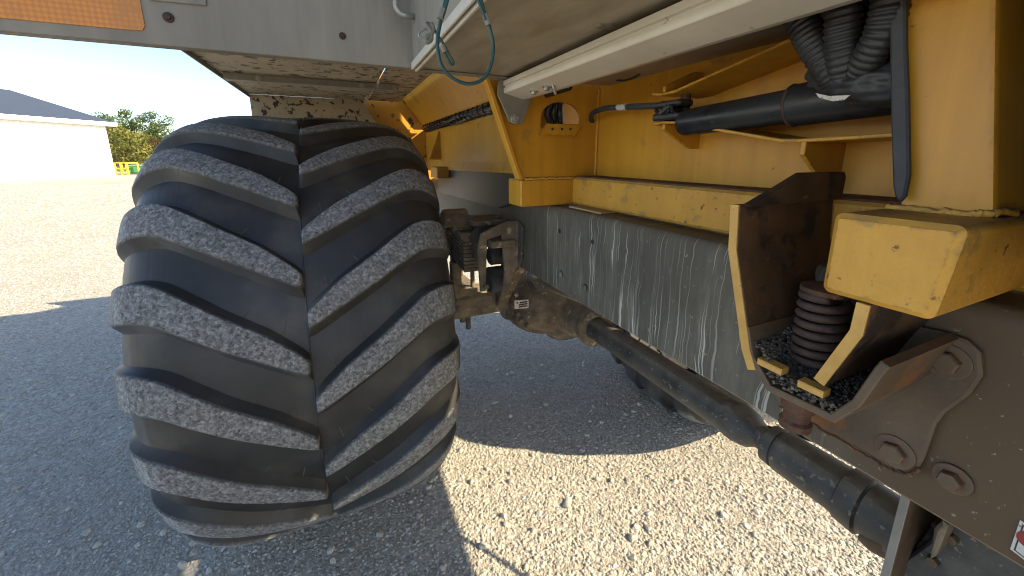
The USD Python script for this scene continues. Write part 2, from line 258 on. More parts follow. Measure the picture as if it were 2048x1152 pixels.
# ------------------------------------------------------------------ ground
Mt['ground'] = usdkit.material(stage, '/World/Looks/crushed_gravel', {
    'g': ('geometry', {}), 'v': ('voronoi_texture', {'scale': 62., 'randomness': 1.}), 'v2': ('voronoi_texture', {'scale': 150., 'randomness': 1.}),
    'wn': ('white_noise_texture', {}), 'r': ('rgb_ramp', {'ramp': [(0, (.36, .32, .255)), (.5, (.51, .455, .36)), (1, (.64, .59, .49))]}),
    'n': ('noise_texture', {'scale': 1.3, 'detail': 5.}), 'dr': ('map_range', {'from_min': .4, 'from_max': .68, 'clamp': True, 'to_max': .6}), 'm': ('mix_color', {'b': (.46, .40, .30)}),
    'e': ('map_range', {'from_min': .0, 'from_max': .75, 'clamp': True, 'to_min': 1., 'to_max': 0.}), 'e2': ('map_range', {'from_min': .0, 'from_max': .75, 'clamp': True, 'to_min': .5, 'to_max': 0.}), 'ad': ('math', {'math_type': 'add'}),
    'bp': ('bump', {'strength': .5, 'distance': .010}), 'p': ('principled_bsdf', {'roughness': .85, 'specular_ior_level': .25})},
    [('g.position', 'v.vector'), ('g.position', 'v2.vector'), ('v.position', 'wn.vector'), ('wn.value', 'r.fac'), ('g.position', 'n.vector'), ('n.fac', 'dr.value'), ('dr.result', 'm.fac'), ('r.color', 'm.a'), ('m.result', 'p.base_color'),
     ('v.distance', 'e.value'), ('v2.distance', 'e2.value'), ('e.result', 'ad.value1'), ('e2.result', 'ad.value2'), ('ad.value', 'bp.height'), ('bp.normal', 'p.normal')], surface='p.BSDF')
def stone_look(name, lo, mid, hi):
    return usdkit.material(stage, '/World/Looks/'+name, {'o': ('object_info', {}), 'r': ('rgb_ramp', {'ramp': [(0, lo), (.5, mid), (.9, mid), (1, hi)]}), 'g': ('geometry', {}), 'n': ('noise_texture', {'scale': 90., 'detail': 4.}), 'h': ('hsv', {}), 'hv': ('map_range', {'from_min': .3, 'from_max': .7, 'to_min': .8, 'to_max': 1.15}),
        'p': ('principled_bsdf', {'roughness': .8, 'specular_ior_level': .3})}, [('o.random', 'r.fac'), ('g.position', 'n.vector'), ('n.fac', 'hv.value'), ('hv.result', 'h.value'), ('r.color', 'h.color'), ('h.color', 'p.base_color')], surface='p.BSDF')
Mt['stone'] = stone_look('gravel_stone', (.36, .32, .26), (.53, .48, .39), (.70, .65, .56))
Mt['debris'] = stone_look('fertiliser_grit', (.045, .034, .026), (.11, .085, .062), (.24, .195, .145))
gv = [(-700, -300, 0), (700, -300, 0), (700, 900, 0), (-700, 900, 0)]
obj('gravel_yard', trimesh.Trimesh(gv, [[0, 1, 2], [0, 2, 3]], process=False), Mt['ground'], smooth=False, kind='structure')
Mt['field'] = look('stubble_field', (.17, .12, .04), (.24, .17, .06), .9, .4, 0)
Mt['grass'] = look('verge_grass', (.09, .11, .03), (.14, .15, .045), .9, .8, 0)
obj('grass_verge', trimesh.Trimesh([(-400, 52, .02), (400, 52, .02), (400, 62, .02), (-400, 62, .02)], [[0, 1, 2], [0, 2, 3]], process=False), Mt['grass'], smooth=False, kind='structure')
obj('field', trimesh.Trimesh([(-690, 62, .03), (690, 62, .03), (690, 890, .35), (-690, 890, .35)], [[0, 1, 2], [0, 2, 3]], process=False), Mt['field'], smooth=False, kind='structure')

def stone_mesh(seed, sub=1):
    r = np.random.default_rng(seed); m = trimesh.creation.icosphere(subdivisions=sub)
    v = m.vertices.copy(); k = r.normal(size=(6, 3)); k /= np.linalg.norm(k, axis=1)[:, None]
    for d in k:                                   # chop facets off: crushed stone
        t = v @ d; c = r.uniform(.45, .8); v = v - np.where(t > c, t - c, 0)[:, None]*d
    v *= r.uniform(.7, 1.2, 3) * [1, 1, .72]; m.vertices = v; return m
def scatter(name, pts, sizes, mat_, label, cat, seeds=(1, 2, 3, 4, 5), sub=1, **kw):
    p = path_for(name, None); pi = UsdGeom.PointInstancer.Define(stage, p); UsdGeom.Scope.Define(stage, p+'/stones'); rel = pi.CreatePrototypesRel()
    for i, s in enumerate(seeds):
        q = f'{p}/stones/stone' + (f'_{i:03d}' if i else ''); usdkit.mesh(stage, q, stone_mesh(s, sub), mat_, smooth=False); rel.AddTarget(q)
    n = len(pts); r = np.random.default_rng(n)
    pi.CreatePositionsAttr(Vt.Vec3fArray.FromNumpy(np.asarray(pts, np.float32))); pi.CreateProtoIndicesAttr(Vt.IntArray.FromNumpy(r.integers(0, len(seeds), n).astype(np.int32)))
    pi.CreateScalesAttr(Vt.Vec3fArray.FromNumpy(np.repeat(np.asarray(sizes, np.float32)[:, None], 3, 1)))
    a = r.uniform(0, 2*np.pi, n); b = r.normal(0, .25, n)
    q = np.stack([np.cos(a/2)*np.cos(b/2), np.cos(a/2)*np.sin(b/2), np.sin(a/2)*np.sin(b/2), np.sin(a/2)*np.cos(b/2)], 1)
    pi.CreateOrientationsAttr(Vt.QuathArray([Gf.Quath(float(w), float(x), float(y), float(z)) for w, x, y, z in q]))
    data(pi.GetPrim(), label=label, category=cat, kind='stuff'); return p
def ground_scatter():
    P, S = [], []
    for (y0, y1, x0, x1, n, lo, hi) in ((.25, 2.4, -1.9, 2.2, 90000, .0025, .0078), (2.4, 4.5, -3.2, 3.2, 40000, .005, .010), (4.5, 9, -8, 0, 16000, .008, .015), (9, 16, -12, -1, 14000, .012, .022), (16, 28, -20, -5, 12000, .018, .034)):
        x = rng.uniform(x0, x1, n); y = rng.uniform(y0, y1, n); s = lo + (hi-lo)*rng.random(n)**2.6
        P.append(np.stack([x, y, s*.12], 1)); S.append(s)
    n = 1900; s = .006 + .012*rng.random(n)**2.0; P.append(np.stack([rng.uniform(-2.6, 2.2, n), rng.uniform(.25, 3.6, n), s*.2], 1)); S.append(s)
    return np.vstack(P), np.concatenate(S)
gp, gs = ground_scatter()
scatter('gravel', gp, gs, Mt['stone'], 'pale crushed gravel stones scattered over the whole yard', 'gravel')

# ------------------------------------------------------------------ the machine
MC = thing('fertiliser_spreader', 'big yellow and grey fertiliser spreader truck on balloon tyres, seen from underneath its side', 'farm machine', (1.1, 1.865, 0))
R0, YC, ZC = .828, 1.875, .798
RIMC = .42
def section(a, R, n=4.2):
    """half of the cross section by arc length from the crown: returns the functions x(s), r(s) and the length"""
    t = np.linspace(0, math.pi/2*.97, 4000)**1.0; x = a*np.sin(t)**(2/n); r = RIMC+(R-RIMC)*np.clip(np.cos(t), 0, 1)**(2/n)
    x = np.concatenate([np.linspace(0, x[1], 40)[:-1], x[1:]]); r = np.concatenate([np.full(39, R), r[1:]])
    L = np.concatenate([[0], np.cumsum(np.hypot(np.diff(x), np.diff(r)))])
    return (lambda q: np.interp(q, L, x)), (lambda q: np.interp(q, L, r)), L[-1]
def place(x, r, phi, xc):
    z = ZC + r*np.sin(phi); y = YC - r*np.cos(phi); z = np.where(z < 0, 0, z)      # the tyre stands flat on the ground
    bul = 1 + .05*np.exp(-(z/.20)**2)             # and its side walls bulge there
    return np.stack([xc + x*bul, y, z], -1)
def tyre(xc, outside, phase):
    cx, cr, cl = section(.455, R0-.036); lx, lr, ll = section(.466, R0); bx, br, bl = section(.450, R0-.046)
    ss = np.concatenate([-np.linspace(cl*.97, .012, 30), [0], np.linspace(.012, cl*.97, 30)]); ts = ss
    xs = np.sign(ss)*cx(np.abs(ss)); rs = cr(np.abs(ss))
    NP = 220; ph = np.linspace(0, 2*np.pi, NP, endpoint=False)
    G = place(np.array(xs)[None, :]*np.ones((NP, 1)), np.array(rs)[None, :]*np.ones((NP, 1)), ph[:, None], xc)
    V = G.reshape(-1, 3); m = len(ts); Fc = []
    for i in range(NP):
        k = (i+1) % NP
        for j in range(m-1): Fc += [[i*m+j, i*m+j+1, k*m+j+1], [i*m+j, k*m+j+1, k*m+j]]
    T = obj('tyre', fix(trimesh.Trimesh(V, Fc, process=False)), Mt['tyre'], MC, smooth=True)
    # tread lugs
    NU = 30; tt = np.concatenate([[.004, .012, .03], np.linspace(.05, .60, NU-3)])
    for side in (-1, 1):
        for k in range(22):
            phi0 = math.radians((25.0 if side < 0 else 17.2) + phase + k*360/22)
            rows = []; wear = []
            jit = math.radians(rng.normal(0, .12))
            for iu, t in enumerate([tt[0]-.006]+list(tt)):
                x, rt, xb, rb = lx(t), lr(t), bx(t*bl/ll), br(t*bl/ll)
                c = phi0 + math.radians(np.interp(x, [0, .05, .09, .14, .19, .235, .28, .315, .35, .39, .50], [0, 2.5, 4.5, 6.7, 8.8, 11, 13.1, 14.8, 15.8, 16.3, 16.5])) + jit
                w = math.radians(np.interp(t, [0, .012, .03, .09, .21, .30, .40, .60], [1.2, 1.65, 2.0, 2.65, 3.05, 3.45, 3.65, 3.8])); e = .006/.8
                fade = min(1, max(0, (.60-t)/.12)); rt_ = rb + (rt-rb)*(.15+.85*fade); xt = xb+(x-xb)*(.15+.85*fade); tipb = 1
                if iu == 0: rt_ = rb; wr0 = 0
                wr0 = 0 if iu == 0 else 1
                prof = [(-w-.048, rb, xb, 0), (-w-.026, rb+.018*(.15+.85*fade), xb, 0), (-w-.004, rt_-.008, xt, 0), (-w+.003, rt_-.002, xt, .6), (-w+e, rt_, xt, 1), (-w*.3, rt_+.001, xt, 1), (w*.3, rt_+.001, xt, 1), (w-e, rt_, xt, 1), (w-.003, rt_-.002, xt, .6), (w+.003, rt_-.010, xt, 0), (w+.014, rb+.010, xb, 0), (w+.030, rb, xb, 0)]
                for q, (dp, rr, xx_, wr) in enumerate(prof):
                    rows.append((side*xx_, rr, c+dp*tipb)); wear.append(wr*wr0*float(np.clip((.475-t)/.05, 0, 1)))
            n = 12; rows = np.array(rows); V = place(rows[:, 0], rows[:, 1], rows[:, 2], xc)
            V = V + np.array([0, 0, 0]); Fc = []
            for i in range(NU):
                for j in range(n-1): Fc += [[i*n+j, i*n+j+1, (i+1)*n+j+1], [i*n+j, (i+1)*n+j+1, (i+1)*n+j]]
            me = fix(trimesh.Trimesh(V, Fc, process=False))
            # orientation: outward from the axle
            cen = np.array([xc, YC, ZC]); fc = me.triangles_center; 
            mid = fc[len(fc)//2]; nn = me.face_normals[len(fc)//2]
            if np.dot(nn, (mid-cen)*[0.2, 1, 1]) < 0: me.invert()
            Lp = obj('tread_lug', me, Mt['lug'], T, smooth=40)
            pr = UsdGeom.Mesh(stage.GetPrimAtPath(Lp)); pts = np.array(pr.GetPointsAttr().Get())
            from scipy.spatial import cKDTree
            idx = cKDTree(V - LOC[MC]).query(pts)[1]
            UsdGeom.PrimvarsAPI(pr).CreatePrimvar('wear', Sdf.ValueTypeNames.FloatArray, 'vertex').Set(Vt.FloatArray.FromNumpy(np.array(wear, np.float32)[idx]))
    # the moulding seam round the crown
    a = np.linspace(0, 2*np.pi, 200, endpoint=False); cr_ = place(np.full(200, .0), np.full(200, R0-.0355), a, xc)
    obj('mould_seam', tube(cr_, .0020, 6, closed=True), Mt['tyre'], T, smooth=True)
    for side in (-1, 1):
        for k in range(22):
            for (ta, tb, da, db) in ((.13, .19, 6.5, 1.4), (.24, .31, 10.4, 5.8), (.05, .07, 3.4, -2.6)):
                q = np.linspace(0, 1, 5); t_ = ta+(tb-ta)*q; p_ = math.radians((25.0 if side < 0 else 17.2)+phase+k*360/22+4) + np.radians(da+(db-da)*q)+.03
                xr = [(cx(u), cr(u)) for u in t_]
                obj('mould_rib', tube(place(np.array([side*a_[0] for a_ in xr]), np.array([a_[1] for a_ in xr]), p_, xc), .0017, 5), Mt['rib'], T, smooth=True)
    s = outside
    obj('wheel_rim', lathe([(-.20, .30), (-.2, .43), (-.16, .44), (-.12, .40), (.12, .40), (.16, .44), (.2, .43), (.2, .39), (.08, .36), (.06, .12), (.10, .10)], (xc, YC, ZC), (s, 0, 0), 40), Mt['dusty_black'], MC)
tyre(-.108, -1, 0); YC0 = YC; YC = 1.56; tyre(2.03, 1, 5); YC = YC0

# --- axle, differential, propeller shaft
YA = 1.86
obj('axle_housing', prism([(YA-.09, .668), (YA+.09, .668), (YA+.09, .765), (YA+.07, .785), (YA-.07, .785), (YA-.09, .765)], 'x', .38, .80, .006), Mt['axle'], MC)
obj('axle_housing', prism([(YA-.09, .668), (YA+.09, .668), (YA+.09, .765), (YA+.07, .785), (YA-.07, .785), (YA-.09, .765)], 'x', 1.3, 1.85, .006), Mt['axle'], MC)
dif = trimesh.creation.icosphere(subdivisions=4); v = dif.vertices; v = np.sign(v)*np.abs(v)**.85; dif.vertices = v*[.27, .23, .185]+[1.05, YA-.02, .675]
DF = obj('differential', [dif, lathe([(0, .17), (.04, .18), (.07, .165), (.10, .12), (.24, .085), (.26, .095), (.30, .095)], (1.1, YA-.12, .64), (0, -1, 0), 28), lathe([(0, .115), (.03, .125), (.06, .125), (.09, .105)], (.78, YA, .70), (1, 0, 0), 24)], Mt['axle'], MC, smooth=True)
for k in range(9):
    a = 2*math.pi*k/9+.3; obj('bolt', hexbolt((1.1+.15*math.cos(a), YA-.185, .64+.15*math.sin(a)), (0, -1, 0), .012, .014, False), Mt['axle'], DF, smooth=False)
for p in ((1018, 572), (1030, 588), (1040, 640), (1034, 628), (1052, 650)):
    c = at(*p, 'y', YA-.19); obj('bolt', hexbolt(c+[0, .0, 0], (0, -1, 0), .013, .018, False), Mt['axle'], DF, smooth=False)
lb = [at(x, y, 'y', YA-.215) for x, y in ((1029, 601), (1057, 599), (1057, 616), (1029, 618))]
PL = obj('maker_plate', prism([(p[0], p[2]) for p in lb], 'y', YA-.216, YA-.214, .0004), Mt['white'], DF)
for q, (u0, u1, vv) in enumerate(((.12, .25, .3), (.35, .92, .3), (.3, .92, .55), (.3, .9, .8))):
    A = lb[0]+(lb[1]-lb[0])*u0+(lb[3]-lb[0])*vv; B = lb[0]+(lb[1]-lb[0])*u1+(lb[3]-lb[0])*vv
    obj('print_line', box(A[0], B[0], YA-.2172, YA-.2162, A[2]-.004, A[2]+.004, .0002), Mt['ink'], MC)
obj('drain_plug', [rod((.56, YA-.05, .655), (.56, YA-.05, .585), .013, 12), rod((.53, YA-.05, .66), (.53, YA-.05, .63), .016, 10)], Mt['axle'], MC)
SX, SZ = 1.1, .642
def sy(x, y): return at(x, y, 'x', SX)[1]
ys = [sy(1160, 650), sy(1190, 672), sy(1455, 840), sy(1478, 856), sy(1500, 868), sy(1540, 892), sy(1556, 903), sy(1690, 985), sy(1745, 1020)]
def shaft(prof): return lathe([(-y, r) for y, r in prof], (SX, 0, SZ), (0, -1, 0), 36)
SH = obj('propeller_shaft', shaft([(ys[0], .057), (ys[1], .060), (ys[1]-.02, .056), (ys[2], .056), (ys[2]-.012, .060), (ys[3], .063), (ys[4]-.005, .054), (ys[4]-.03, .036), (ys[5], .036)]), Mt['dusty_black'], MC)
obj('slip_sleeve', shaft([(ys[5]+.002, .04), (ys[5], .056), (ys[5]-.025, .058), (ys[5]-.027, .053), (ys[5]-.034, .053), (ys[5]-.036, .060), (ys[7], .063), (ys[7]-.004, .058)]), Mt['dusty_black'], SH)
obj('paint_mark', tube(np.array([(SX-.0345*math.cos(a_), ys[4]-.028+.004*math.sin(a_*9), SZ-.0345*math.sin(a_)) for a_ in np.linspace(-.1, .5, 8)]), .0032, 6), Mt['red'], SH)
obj('yoke_collar', shaft([(ys[7]-.002, .05), (ys[7]-.003, .070), (ys[7]-.045, .074), (ys[7]-.05, .066), (ys[8]-.05, .062)]), Mt['dusty_black'], SH)
yk = ys[8]-.03
UJ = obj('universal_joint', shaft([(ys[8]-.049, .055), (ys[8]-.050, .070), (ys[8]-.060, .073), (ys[8]-.085, .073), (ys[8]-.0855, .069), (ys[8]-.089, .069), (ys[8]-.0895, .074), (ys[8]-.125, .074), (ys[8]-.14, .066), (ys[8]-.15, .05), (ys[8]-.20, .046)]), Mt['dusty_black'], SH)
for a_ in (.5, 1.4, 2.6, 3.5): obj('bearing_cap', rod((SX-.062*math.cos(a_), ys[8]-.108, SZ+.062*math.sin(a_)), (SX-.083*math.cos(a_), ys[8]-.108, SZ+.083*math.sin(a_)), .016, 16, .003), Mt['brown_dust'], SH)
# rear yoke at the differential
obj('rear_yoke', [shaft([(ys[0]+.10, .075), (ys[0]+.08, .08), (ys[0]+.05, .07), (ys[0]+.02, .05)]), rod((SX-.07, ys[0]+.05, SZ), (SX+.07, ys[0]+.05, SZ), .022), box(SX-.08, SX-.055, ys[0]-.02, ys[0]+.1, SZ-.03, SZ+.03, .008)], Mt['axle'], SH)

# --- chassis rails
def rail(xo, s):
    r = .022; x0 = xo; x1 = xo+s*.085
    P = []
    for k in range(6): a = math.pi/2*k/5; P.append((x0+s*(r-r*math.cos(a)), 1.305-r+r*math.sin(a)))
    P += [(x1, 1.305), (x1, 1.011), (x0+s*.006, 1.011), (x0, 1.017)]
    return prism(P if s > 0 else P[::-1], 'y', -3.2, 3.35, .003)
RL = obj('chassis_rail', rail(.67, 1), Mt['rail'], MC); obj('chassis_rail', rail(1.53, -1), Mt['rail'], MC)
XR = .67
for x, y, r in ((1895, 722, .0135), (1790, 902, .0135), (1905, 957, .0135)):
    c = at(x, y, 'x', XR-.001); g = x != 1905
    c = at(x, y, 'x', XR-(.013 if g else .002)); obj('bolt', hexbolt(c, (-1, 0, 0), r*(1 if g else .85), .013, True), Mt['brown_dust'], RL)
for x, y in ((1122, 548), (1170, 575)):
    c = at(x, y, 'x', XR-.001); obj('rivet', lathe([(0, .012), (.004, .011), (.008, .006), (.009, .001)], c, (-1, 0, 0), 14), Mt['rail'], RL, smooth=True)
for x, y in ((1119, 462), (1185, 484)):
    c = at(x, y, 'x', XR-.0006); obj('drilled_hole', lathe([(0, .008), (.0005, .008), (.0006, .007)], c, (-1, 0, 0), 14), Mt['ink'], RL)
# wooden packing between the rail and the sub-frame
Mt['wood'] = look('packing_wood', (.30, .19, .08), (.42, .28, .13), .8, 30, .5, 120, .002, stretch=(1, .3, 4))
p0, p1 = at(1150, 425, 'x', .70)[1], at(1208, 430, 'x', .70)[1]
obj('packing_strip', box(.688, .74, p1, p0+.02, 1.3055, 1.3115, .001), Mt['wood'], MC)

# --- gusset and the lower cradle of the spring mount
gp_ = [(1800, 672), (1830, 652), (1880, 662), (1935, 680), (1962, 705), (1966, 752), (1940, 790), (1890, 826), (1872, 850), (1850, 915), (1838, 935), (1815, 945), (1790, 938), (1690, 880), (1560, 808), (1545, 780), (1560, 760), (1700, 740)]
G = [at(x, y, 'x', .66)[1:] for x, y in gp_]
obj('gusset_plate', prism([tuple(g) for g in G], 'x', .657, .6695, .003), Mt['brown_dust'], RL)
obj('weld_scab', [tube(spline([np.array([.658, *at(x, y, 'x', .66)[1:]]) for x, y in ((1560, 812), (1640, 858), (1720, 902), (1780, 938), (1820, 948), (1840, 938))], 8)+rng.normal(0, .0012, (41, 3)), .0022, 8)], Mt['rust'], RL, smooth=True)
def band(px, xplane, th, x0, x1, m, name, parent, closed=False):
    """a bent plate: the open line px in the plane xplane, th thick, running from x0 to x1"""
    L = np.array([at(x, y, 'x', xplane)[1:] for x, y in px]); from shapely.geometry import LineString
    s = LineString(L); a = s.buffer(th, cap_style=2, join_style=2, single_sided=True)
    P = np.array(a.exterior.coords)[:-1]
    return obj(name, prism(P, 'x', x0, x1, .0015), m, parent)
band([(1496, 655), (1505, 712), (1540, 772), (1660, 828), (1703, 800), (1748, 735), (1760, 722)], .50, .009, .50, .668, Mt['brown_dust'], 'spring_cradle', MC)
obj('cradle_nut', lathe([(-.03, .020), (.002, .022), (.006, .017), (.02, .017), (.024, .021), (.034, .021), (.036, .016)], at(1596, 812, 'x', .60), (0, 0, -1), 14), Mt['rust'], MC)
# yellow spring bracket: two bent lateral plates
Lb = [at(x, y, 'x', .50)[1:] for x, y in ((1478, 410), (1473, 500), (1500, 700), (1512, 740))]
YL = float(Lb[0][0])
def bent(line, th, x_out, x_in, top_cut=None):
    from shapely.geometry import LineString
    P = np.array(LineString(line).buffer(th, cap_style=2, join_style=2, single_sided=True).exterior.coords)[:-1]
    return prism(P, 'x', x_out, x_in, .0015)
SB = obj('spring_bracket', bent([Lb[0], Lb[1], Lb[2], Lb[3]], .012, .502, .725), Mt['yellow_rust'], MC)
obj('upper_cheek', prism([(.502, 1.4035), (.613, 1.447), (.72, 1.447), (.725, 1.44), (.725, 1.4035)], 'y', YL-.0, YL-.012, .002), Mt['yellow_rust'], SB)
def edge(line, off):
    P = np.array(line); from shapely.geometry import LineString
    Q = np.array(LineString(P).buffer(off, cap_style=2, join_style=2, single_sided=True).exterior.coords)[:-1]; return prism(Q, 'x', .4988, .5015, .0004)
obj('plate_edge', edge([Lb[0], Lb[1], Lb[2], Lb[3]], .012), Mt['yellow_edge'], SB)
Rb = [at(x, y, 'x', .50)[1:] for x, y in ((1741, 612), (1726, 672), (1648, 772))]
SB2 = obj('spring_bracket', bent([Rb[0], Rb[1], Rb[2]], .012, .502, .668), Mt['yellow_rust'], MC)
obj('plate_edge', edge([Rb[0], Rb[1], Rb[2]], .012), Mt['yellow_edge'], SB2)
fl = [at(x, y, 'x', .50)[1:] for x, y in ((1512, 728), (1560, 752))]
obj('floor_lip', [bent([fl[0], fl[1]], -.009, .500, .518)], Mt['yellow_edge'], SB)
fl = [at(x, y, 'x', .50)[1:] for x, y in ((1594, 760), (1646, 784))]
obj('floor_lip', [bent([fl[0], fl[1]], .009, .500, .518)], Mt['yellow_edge'], SB2)
# coil spring
cx_, cy_ = .580, .272
z0_, z1_ = 1.192, 1.290; turns = 7.6; t = np.linspace(0, 1, 240)
hel = np.stack([cx_+.0245*np.cos(2*np.pi*turns*t), cy_+.0245*np.sin(2*np.pi*turns*t), z0_+(z1_-z0_)*t], 1)
SP = obj('coil_spring', tube(hel, .0056, 10), Mt['rust_dark'], MC, smooth=True)
obj('spring_cap', lathe([(0, .026), (.002, .029), (.008, .029), (.010, .024)], (cx_, cy_, z1_+.002), (0, 0, 1), 24), Mt['rust'], SP)
obj('spring_bolt', rod((cx_, cy_, 1.15), (cx_, cy_, z1_+.01), .012, 14), Mt['rust'], SP)
# caked grit
fx = rng.uniform(.505, .66, 2600); fy = rng.uniform(.235, .315, 2600); fz = 1.186 + .030*np.exp(-((fy-.308)/.022)**2)+.02*np.clip((fx-.55)/.1, 0, 1)+rng.uniform(-.002, .003, 2600)
fs = rng.uniform(.0012, .0034, 2600)
scatter('grit', np.stack([fx, fy, fz], 1), fs, Mt['debris'], 'dark fertiliser grit caked round the foot of the rusty coil spring', 'grit', (11, 12, 13))
n_ = 2200; fx = rng.uniform(.502, .655, n_); fy = rng.uniform(.205, .292, n_); lo_ = np.interp(fy, [.20, .207, .275, .30], [1.19, 1.180, 1.181, 1.193])
scatter('grit', np.stack([fx, fy, lo_+rng.uniform(-.004, .007, n_)], 1), rng.uniform(.0012, .0036, n_), Mt['debris'], 'dark grit lying in the grey steel cradle under the spring bracket', 'grit', (11, 12, 13))

# --- yellow sub-frame
BX, BZ0, BZ1, YX = .73, 1.312, 1.402, 1.12
obj('subframe_beam', box(BX, .85, -2.5, YX+.09, BZ0, BZ1, .006), Mt['yellow_worn'], MC)
obj('dirt_line', [box(.737, .819, -2.4, YX-.004, BZ1-.0005, BZ1+.004, .001)], Mt['rust'], MC)
obj('weld_bead', tube(np.stack([np.linspace(.545, .73, 26), np.full(26, YX-.002), np.full(26, BZ1-.002)], 1)+rng.normal(0, .0009, (26, 3)), .0042, 8), Mt['yellow_worn'], MC, smooth=True)
obj('subframe_beam', box(1.35, 1.47, -2.5, YX, BZ0, BZ1, .006), Mt['yellow_worn'], MC, label='the far twin beam of the sub-frame')
obj('crossmember_stub', box(.533, .735, YX+.001, YX+.10, BZ0-.002, BZ1-.004, .004), Mt['yellow'], MC)
# lateral box beam with its rounded end
bp_ = [at(x, y, 'x', .50)[1:] for x, y in ((1664, 424), (1940, 437), (1868, 632), (1638, 580))]
def rounded(P, r, k=4):
    q = Polygon(P).buffer(-r).buffer(r, quad_segs=k); return np.array(q.exterior.coords)[:-1]
bm = rounded([(.2415, 1.317), (.2415, 1.4095), (.1395, 1.4095), (.1475, 1.317)], .008)
LBm = obj('outrigger_beam', prism(bm, 'x', .50, 1.7, .006), Mt['yellow_worn'], MC)
obj('outrigger_beam', prism(bm+[-1.4, 0], 'x', .50, 1.7, .006), Mt['yellow_worn'], MC, label='second outrigger beam further along the frame')
# post with a slight lean on the beam
pp = [(.60, .2225), (.60, .158), (.602, .153), (.607, .150), (.72, .150), (.72, .2225)]
post = prism(pp, 'z', 1.409, 1.80, .004); v = post.vertices.copy(); v[:, 1] += (v[:, 2]-1.409)*.165; post.vertices = v
PO = obj('corner_post', post, Mt['yellow'], MC)
obj('weld_bead', tube(spline([(.597, .236, 1.412), (.596, .2, 1.411), (.597, .165, 1.412), (.604, .152, 1.414), (.64, .148, 1.414)], 8)+rng.normal(0, .0009, (33, 3)), .004, 8), Mt['yellow_worn'], PO, smooth=True)
# hopper side wall, cross plate with its arched opening
obj('side_wall', box(.82, .83, -2.4, YX+.012, 1.39, 1.72, .001), Mt['yellow'], MC)
obj('wall_weld', tube(np.stack([np.full(30, .817), np.full(30, YX-.003), np.linspace(1.402, 1.69, 30)], 1)+rng.normal(0, .0007, (30, 3)), .0055, 8), Mt['yellow'], MC, smooth=True)
from shapely.geometry import Point
pl = Polygon([(.405, 1.70), (.517, 1.40), (.835, 1.40), (.835, 1.715), (.405, 1.715)])
arch = Polygon([(.598, 1.553), (.752, 1.575), (.752, 1.597)] + [(.675+.077*math.cos(a), 1.588+.052*math.sin(a)) for a in np.linspace(.12, math.pi, 14)])
arch = Polygon([(.602, 1.560), (.750, 1.560), (.750, 1.595)] + [(.676+.074*math.cos(a), 1.590+.050*math.sin(a)) for a in np.linspace(.1, math.pi-.1, 14)] + [(.602, 1.595)])
cp = trimesh.creation.extrude_polygon(pl.difference(arch), .010, engine='earcut'); v = cp.vertices.copy(); cp.vertices = np.stack([v[:, 0], YX+v[:, 2], v[:, 1]], 1)
CP = obj('cross_plate', fix(cp), Mt['yellow'], MC, smooth=False)
obj('folded_flange', prism([(.405-.004, 1.70), (.517-.004, 1.40), (.517+.012, 1.40), (.405+.012, 1.70)], 'y', YX-.028, YX-.001, .003), Mt['yellow'], CP)
fp = [(.600, 1.549), (.606, 1.568), (.752, 1.570), (.757, 1.552), (.73, 1.527), (.605, 1.523)]
fp = [at(x, y, 'y', YX-.02) for x, y in ((1079, 270), (1092, 247), (1163, 249), (1150, 272))]
HB = obj('hole_bracket', prism([(p[0], p[2]) for p in fp], 'y', YX-.024, YX-.018, .001), Mt['yellow'], CP)
for x in (1105, 1124, 1141):
    c = at(x, 258, 'y', YX-.0245); obj('drilled_hole', lathe([(0, .0042), (.0004, .0042), (.0005, .003)], c, (0, -1, 0), 12), Mt['ink'], HB) if False else obj('drilled_hole', lathe([(0, .0042), (.0004, .0042), (.0005, .003)], c, (0, -1, 0), 12), Mt['ink'], CP)
# grey link plate of the rail
gpl = [at(x, y, 'y', 1.085) for x, y in ((1003, 150), (996, 165), (994, 188), (1018, 243), (1026, 248), (1041, 249), (1046, 244), (1062, 196), (1056, 178), (1030, 172), (1030, 150))]
GP = obj('rail_bracket', prism([(p[0], p[2]) for p in gpl], 'y', 1.080, 1.088, .0015), Mt['plate'], MC)
obj('bolt', hexbolt(at(1030, 237, 'y', 1.079), (0, -1, 0), .009, .009), Mt['zinc'], GP)
# stainless rail along the box
RX = .46
obj('box_rail', prism([(RX, 1.648), (RX-.002, 1.651), (RX-.002, 1.662), (RX+.002, 1.664), (RX+.002, 1.667), (RX-.003, 1.669), (RX-.003, 1.681), (RX+.004, 1.684), (.55, 1.684), (.55, 1.640), (.522, 1.634), (.518, 1.634)], 'y', -2.0, 1.085, .0012), Mt['stainless'], MC)
RLp = '/World/fertiliser_spreader/box_rail'
for px_, py_ in ((1072, 172), (1098, 164)):
    c = at(px_, py_, 'x', .50); obj('bolt', hexbolt((.495, c[1], 1.6405), (-.1, 0, -1), .008, .010), Mt['zinc'], RLp)
cu = at(1100, 178, 'x', .50)
obj('clip', tube(spline([(.515, cu[1]+.01, 1.637), (.51, cu[1]-.01, 1.622), (.50, cu[1]-.02, 1.63), (.495, cu[1]-.02, 1.642)], 6), .0035, 8), Mt['zinc'], RLp, smooth=True)
